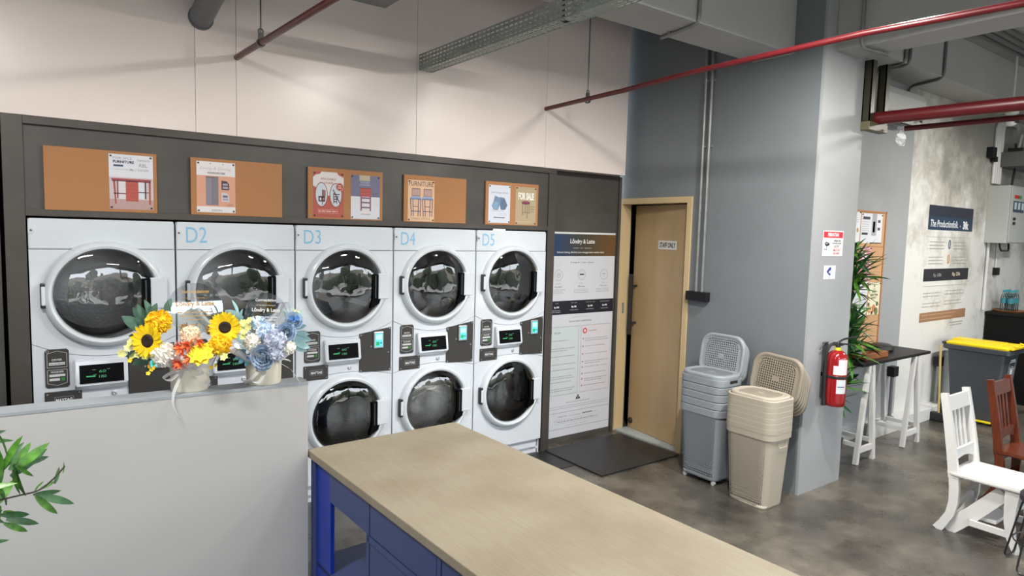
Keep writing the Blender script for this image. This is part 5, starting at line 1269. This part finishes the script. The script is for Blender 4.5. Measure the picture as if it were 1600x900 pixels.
def ribbon(par, paths, w=.014):
    for pts in paths:
        P = arcpts(pts, .02, 6); b = nb(); rows = []
        for i, p in enumerate(P):
            rows.append((b.verts.new(p + Vector((w / 2, 0, .0))), b.verts.new(p + Vector((-w / 2 * .7, .004, w * .5)))))
        for (a, c), (e_, f_) in zip(rows, rows[1:]): b.faces.new([a, e_, f_, c]).smooth = True
        bmesh.ops.solidify(b, geom=b.faces[:], thickness=.0006)
        obj('ribbon', b, M_rib, par)
def flower_pot(t):
    b = nb(); lathe(b, [(0, 0), (.064, 0), (.068, .006), (.071, .112), (.066, .112), (.062, .02), (0, .018)], seg=40); obj('pot', b, M_pot, t)
def sign_disc(t, cx, cz, r, tc_, y=.03, tilt=0):
    T0 = t
    b = nb(); lathe(b, [(0, -.001), (r, -.001), (r, .001), (0, .001)], (cx, y, cz), 'y', 48); d = obj('acrylic_disc', b, M_acryl, t, 'round clear acrylic greeting disc with printed lettering')
    b = nb(); tube(b, [(cx, y + .003, cz - r * .6), (cx * .6, 0, .08)], .002, 6); obj('disc_stick', b, M_acryl, t)
    c = Canvas(.0004); k = r / .1
    c.text('Congratulations', cx, cz + .055 * k, .018 * k, tc_, 1, width=.10 * k, align='c', shear=.3, bold=.02); c.text('on the Grand Opening of', cx, cz + .036 * k, .008 * k, tc_, 1, width=.09 * k, align='c')
    c.text('Lōndry & Latte', cx, cz + .004 * k, .024 * k, tc_, 1, width=.135 * k, align='c', bold=.03)
    for q_, w_ in ((-.018, .13), (-.032, .11), (-.046, .06), (-.066, .04), (-.08, .05)): c.lines(cx - w_ * k / 2, cx + w_ * k / 2, cz + q_ * k, 1, .01, .004 * k, tc_, 1, rag=0)
    c.obj('lettering', d, loc=(0, y - .0015, 0))
    if tilt: d.matrix_local = Matrix.Translation((cx, y, cz - r)) @ Matrix.Rotation(.50, 4, 'Z') @ Matrix.Rotation(-tilt, 4, 'X') @ Matrix.Translation((-cx, -y, -(cz - r)))
K = .00255
def FX(px, py, y=0., cx=285, by=611): return Vector(((px - cx) * K, y, (by - py) * K))
# left arrangement
t = thing('flower_arrangement', 'cream pot of sunflowers, orange and white flowers on the grey partition', 'flowers', (.505, -1.405, 1.2), -.632)
flower_pot(t)
sign_disc(t, FX(287, 487).x, FX(287, 487).z, .102, 'b08a4a', .045, tilt=.165)
pompom(t, FX(243, 506, -.02), .050, fm('gold', 'ffcf2a'), lab='golden yellow pompom flower', n=220, seed=1)
sunflower(t, FX(240, 531, -.085), (-.15, -1, .1), .068, 'sunflower facing left')
sunflower(t, FX(343, 512, -.015), (.25, -1, .05), .062, 'sunflower at the right back')
pompom(t, FX(264, 552, -.085), .047, fm('white', 'f5f2ea', var=.04), lab='white pompom flower', n=240, pl=.34, seed=2)
pompom(t, FX(295, 524, -.04), .040, fm('cream', 'f2dfc4', var=.06), lab='cream pompom flower', n=150, seed=3)
pompom(t, FX(341, 537, -.05), .045, fm('gold', 'ffcf2a'), lab='golden yellow pompom flower at right', n=200, seed=4)
for k, (px, py, r) in enumerate(((292, 540, .042), (306, 553, .040), (290, 562, .040), (301, 536, .035), (318, 530, .026))):
    b = nb(); c = FX(px, py, -.095); R = random.Random(20 + k)
    for i in range(26):
        d = Vector((R.uniform(-1, 1), R.uniform(-1, .1), R.uniform(-1, 1))).normalized(); strip(b, c, d, d.orthogonal(), r * R.uniform(.7, 1.1), r * .34, R.uniform(-.3, .5), .3, 3)
    obj('orange_flower', b, fm('orange', 'ff8450'), t)
random.seed(5); blossom(t, FX(321, 549, -.095), .052, fm('bright', 'fbdc1e', var=.05), 9, 'yellow_flower'); blossom(t, FX(321, 549, -.105), .036, fm('bright', 'fbdc1e'), 7, 'yellow_flower')
for px, py in ((200, 551), (208, 543), (214, 534), (221, 553), (229, 556), (237, 553), (246, 551), (211, 558), (345, 548), (354, 553), (236, 545)): blossom(t, FX(px, py, -.06 - random.random() * .03), .019, fm('lemon', 'e9ea9a'), 6)
for px, py in ((243, 575), (238, 581), (247, 572), (240, 570), (340, 566), (333, 569), (211, 562)): blossom(t, FX(px, py, -.08), .010, fm('yellow', 'f6d01c'), 5)
for px, py, r in ((216, 519, .022), (279, 516, .020), (318, 518, .018)): pompom(t, FX(px, py, -.0), r, mat('dry_brown', (.28, .17, .07), .8, var=.3, scale=30), 'dried_cone', n=60, pl=.5)
ML = mat('dusty_green_leaf', (.065, .15, .11), .5, var=.25, scale=8); ME = leaf_me(1, .34, .1, ML)
for (a, c) in (((222, 522), (187, 498)), ((228, 505), (223, 471)), ((222, 512), (202, 484)), ((226, 508), (212, 478)), ((258, 489), (259, 467)), ((222, 534), (190, 529)), ((225, 540), (189, 542)), ((224, 556), (188, 560)), ((232, 560), (204, 571)), ((330, 495), (322, 478)), ((225, 500), (236, 478)), ((248, 492), (256, 470)), ((226, 515), (205, 500))):
    put_leaf(t, FX(*a, .0), FX(*c, random.uniform(-.05, .02)), ME, roll=PI / 2 + random.uniform(-.5, .5), wid=1.25)
b = nb()
for px, py in ((340, 566), (333, 569), (243, 575)): tube(b, [FX(px, py, -.08), FX(px + 4, py - 20, -.05)], .0012, 5)
obj('fine_stem', b, ML, t)
wrap(t, .066, .085, .145, M_tulle, .11)
ribbon(t, [[(.01, -.075, .095), (-.04, -.085, .075), (-.075, -.07, .05), (-.04, -.08, .045), (.01, -.078, .09)], [(.01, -.075, .095), (.05, -.085, .10), (.09, -.06, .085), (.10, -.05, .04), (.075, -.06, .03)], [(.015, -.08, .095), (.0, -.09, .05), (-.01, -.112, .01), (-.008, -.125, -.03), (.004, -.125, -.06), (.02, -.125, -.09)], [(.02, -.075, .095), (.06, -.08, .06), (.085, -.06, .08), (.05, -.07, .1)]])
# right arrangement
def FB(px, py, y=0.): return FX(px, py, y, 403, 600)
t = thing('flower_arrangement', 'cream pot of pale blue roses and white flowers on the partition end', 'flowers', (.782, -1.43, 1.2), -.632)
flower_pot(t)
sign_disc(t, FB(401, 489).x, FB(401, 489).z, .088, 'e9eaea', .045)
MB1 = fm('blue', 'd3e6ff', var=.08); MB2 = fm('deepblue', '3f78c4'); MG = fm('lilacgrey', 'd2d8e8', var=.1)
rose(t, FB(416, 549, -.085), (.05, -1, .0), .052, MB1, 'blue_rose'); rose(t, FB(414, 556, -.082), (-.1, -1, -.2), .046, MB1, 'blue_rose')
rose(t, FB(447, 513, -.05), (.3, -1, .2), .042, MB1, 'blue_rose'); rose(t, FB(455, 497, -.02), (.3, -1, .5), .040, MB1, 'blue_rose')
pompom(t, FB(415, 516, -.04), .040, MB1, 'blue_hydrangea', n=90, pl=.5, pw=.5, seed=6); pompom(t, FB(395, 505, -.01), .034, MB1, 'blue_hydrangea', n=80, pl=.5, pw=.5, seed=7)
pompom(t, FB(397, 529, -.08), .038, fm('white', 'f5f2ea', var=.04), n=200, seed=8, lab='white pompom flower')
pompom(t, FB(433, 525, -.07), .044, MG, 'grey_carnation', n=130, pl=.45, pw=.45, seed=9); pompom(t, FB(434, 545, -.075), .034, MG, 'grey_carnation', n=100, pl=.45, pw=.45, seed=10)
pompom(t, FB(450, 537, -.05), .032, fm('white', 'f5f2ea', var=.04), n=110, seed=11, lab='small white flower')
for px, py in ((378, 500), (386, 506), (372, 508), (380, 514), (388, 496), (378, 522), (371, 547), (383, 527)): blossom(t, FB(px, py, -.05), .018, fm('lemon', 'e9ea9a'), 7)
for px, py in ((397, 547), (402, 553), (393, 553), (465, 491), (469, 488), (461, 488)): blossom(t, FB(px, py, -.09), .012, MB2, 5, 'small_blue_flower')
for px, py in ((455, 481), (460, 484)): blossom(t, FB(px, py, 0), .009, fm('lemon', 'e9ea9a'), 6)
MBL = mat('pale_blue_leaf', (.38, .62, .66), .5, var=.12, scale=8); MEB = leaf_me(1, .40, .1, MBL); MT = mat('teal_leaf', (.17, .42, .55), .5, var=.15, scale=8); MET = leaf_me(1, .5, .1, MT)
for (a, c) in (((362, 492), (355, 463)), ((370, 496), (344, 480)), ((366, 502), (372, 478)), ((372, 512), (352, 492)), ((370, 520), (364, 495)), ((374, 534), (350, 518)), ((376, 538), (358, 530)), ((374, 548), (364, 540)), ((444, 489), (450, 462)), ((440, 492), (436, 476)), ((450, 520), (481, 531)), ((452, 530), (480, 541)), ((455, 510), (474, 503)), ((456, 516), (478, 519)), ((450, 538), (474, 548)), ((458, 505), (466, 478))):
    put_leaf(t, FB(*a, .0), FB(*c, random.uniform(-.05, .02)), MEB, roll=PI / 2 + random.uniform(-.4, .4))
for (a, c) in (((384, 548), (368, 556)), ((386, 552), (374, 564)), ((384, 544), (372, 545)), ((390, 556), (384, 568)), ((392, 550), (380, 556))): put_leaf(t, FB(*a, -.06), FB(*c, -.08), MET, roll=PI / 2)
put_leaf(t, FB(388, 520, -.03), FB(402, 500, -.04), leaf_me(1, .22, .1, mat('dry_tan_leaf', (.60, .42, .25), .6)), roll=PI / 2)
b = nb()
for k in range(40):
    q = k / 39; p = FB(422, 500, .0).lerp(FB(444, 486, .01), q); strip(b, p, (random.uniform(-.3, .3), -.2, 1 if k % 2 else -1), (0, -1, 0), .022 * math.sin(PI * (.15 + .8 * q)) + .006, .0025, .1, .1, 2)
obj('feather_spray', b, mat('grey_feather', (.55, .55, .55), .7), t)
wrap(t, .066, .085, .145, M_tulle, .11)
c = Canvas(.0004); c.text('BEST FLR', 0, 0, .012, '6a6a62', 1, width=.05); c.obj('pot_lettering', t, loc=(-.060, -.041, .086), rz=-.75)
ribbon(t, [[(.03, -.075, .09), (.0, -.085, .05), (-.03, -.082, .02), (.01, -.085, .01), (.035, -.08, .06), (.03, -.075, .09)], [(.03, -.075, .09), (-.02, -.08, .03), (-.06, -.06, .005)], [(.03, -.075, .09), (.08, -.07, .10), (.13, -.04, .06), (.155, -.03, .01)], [(.03, -.075, .09), (.07, -.08, .12), (.12, -.04, .10)]])
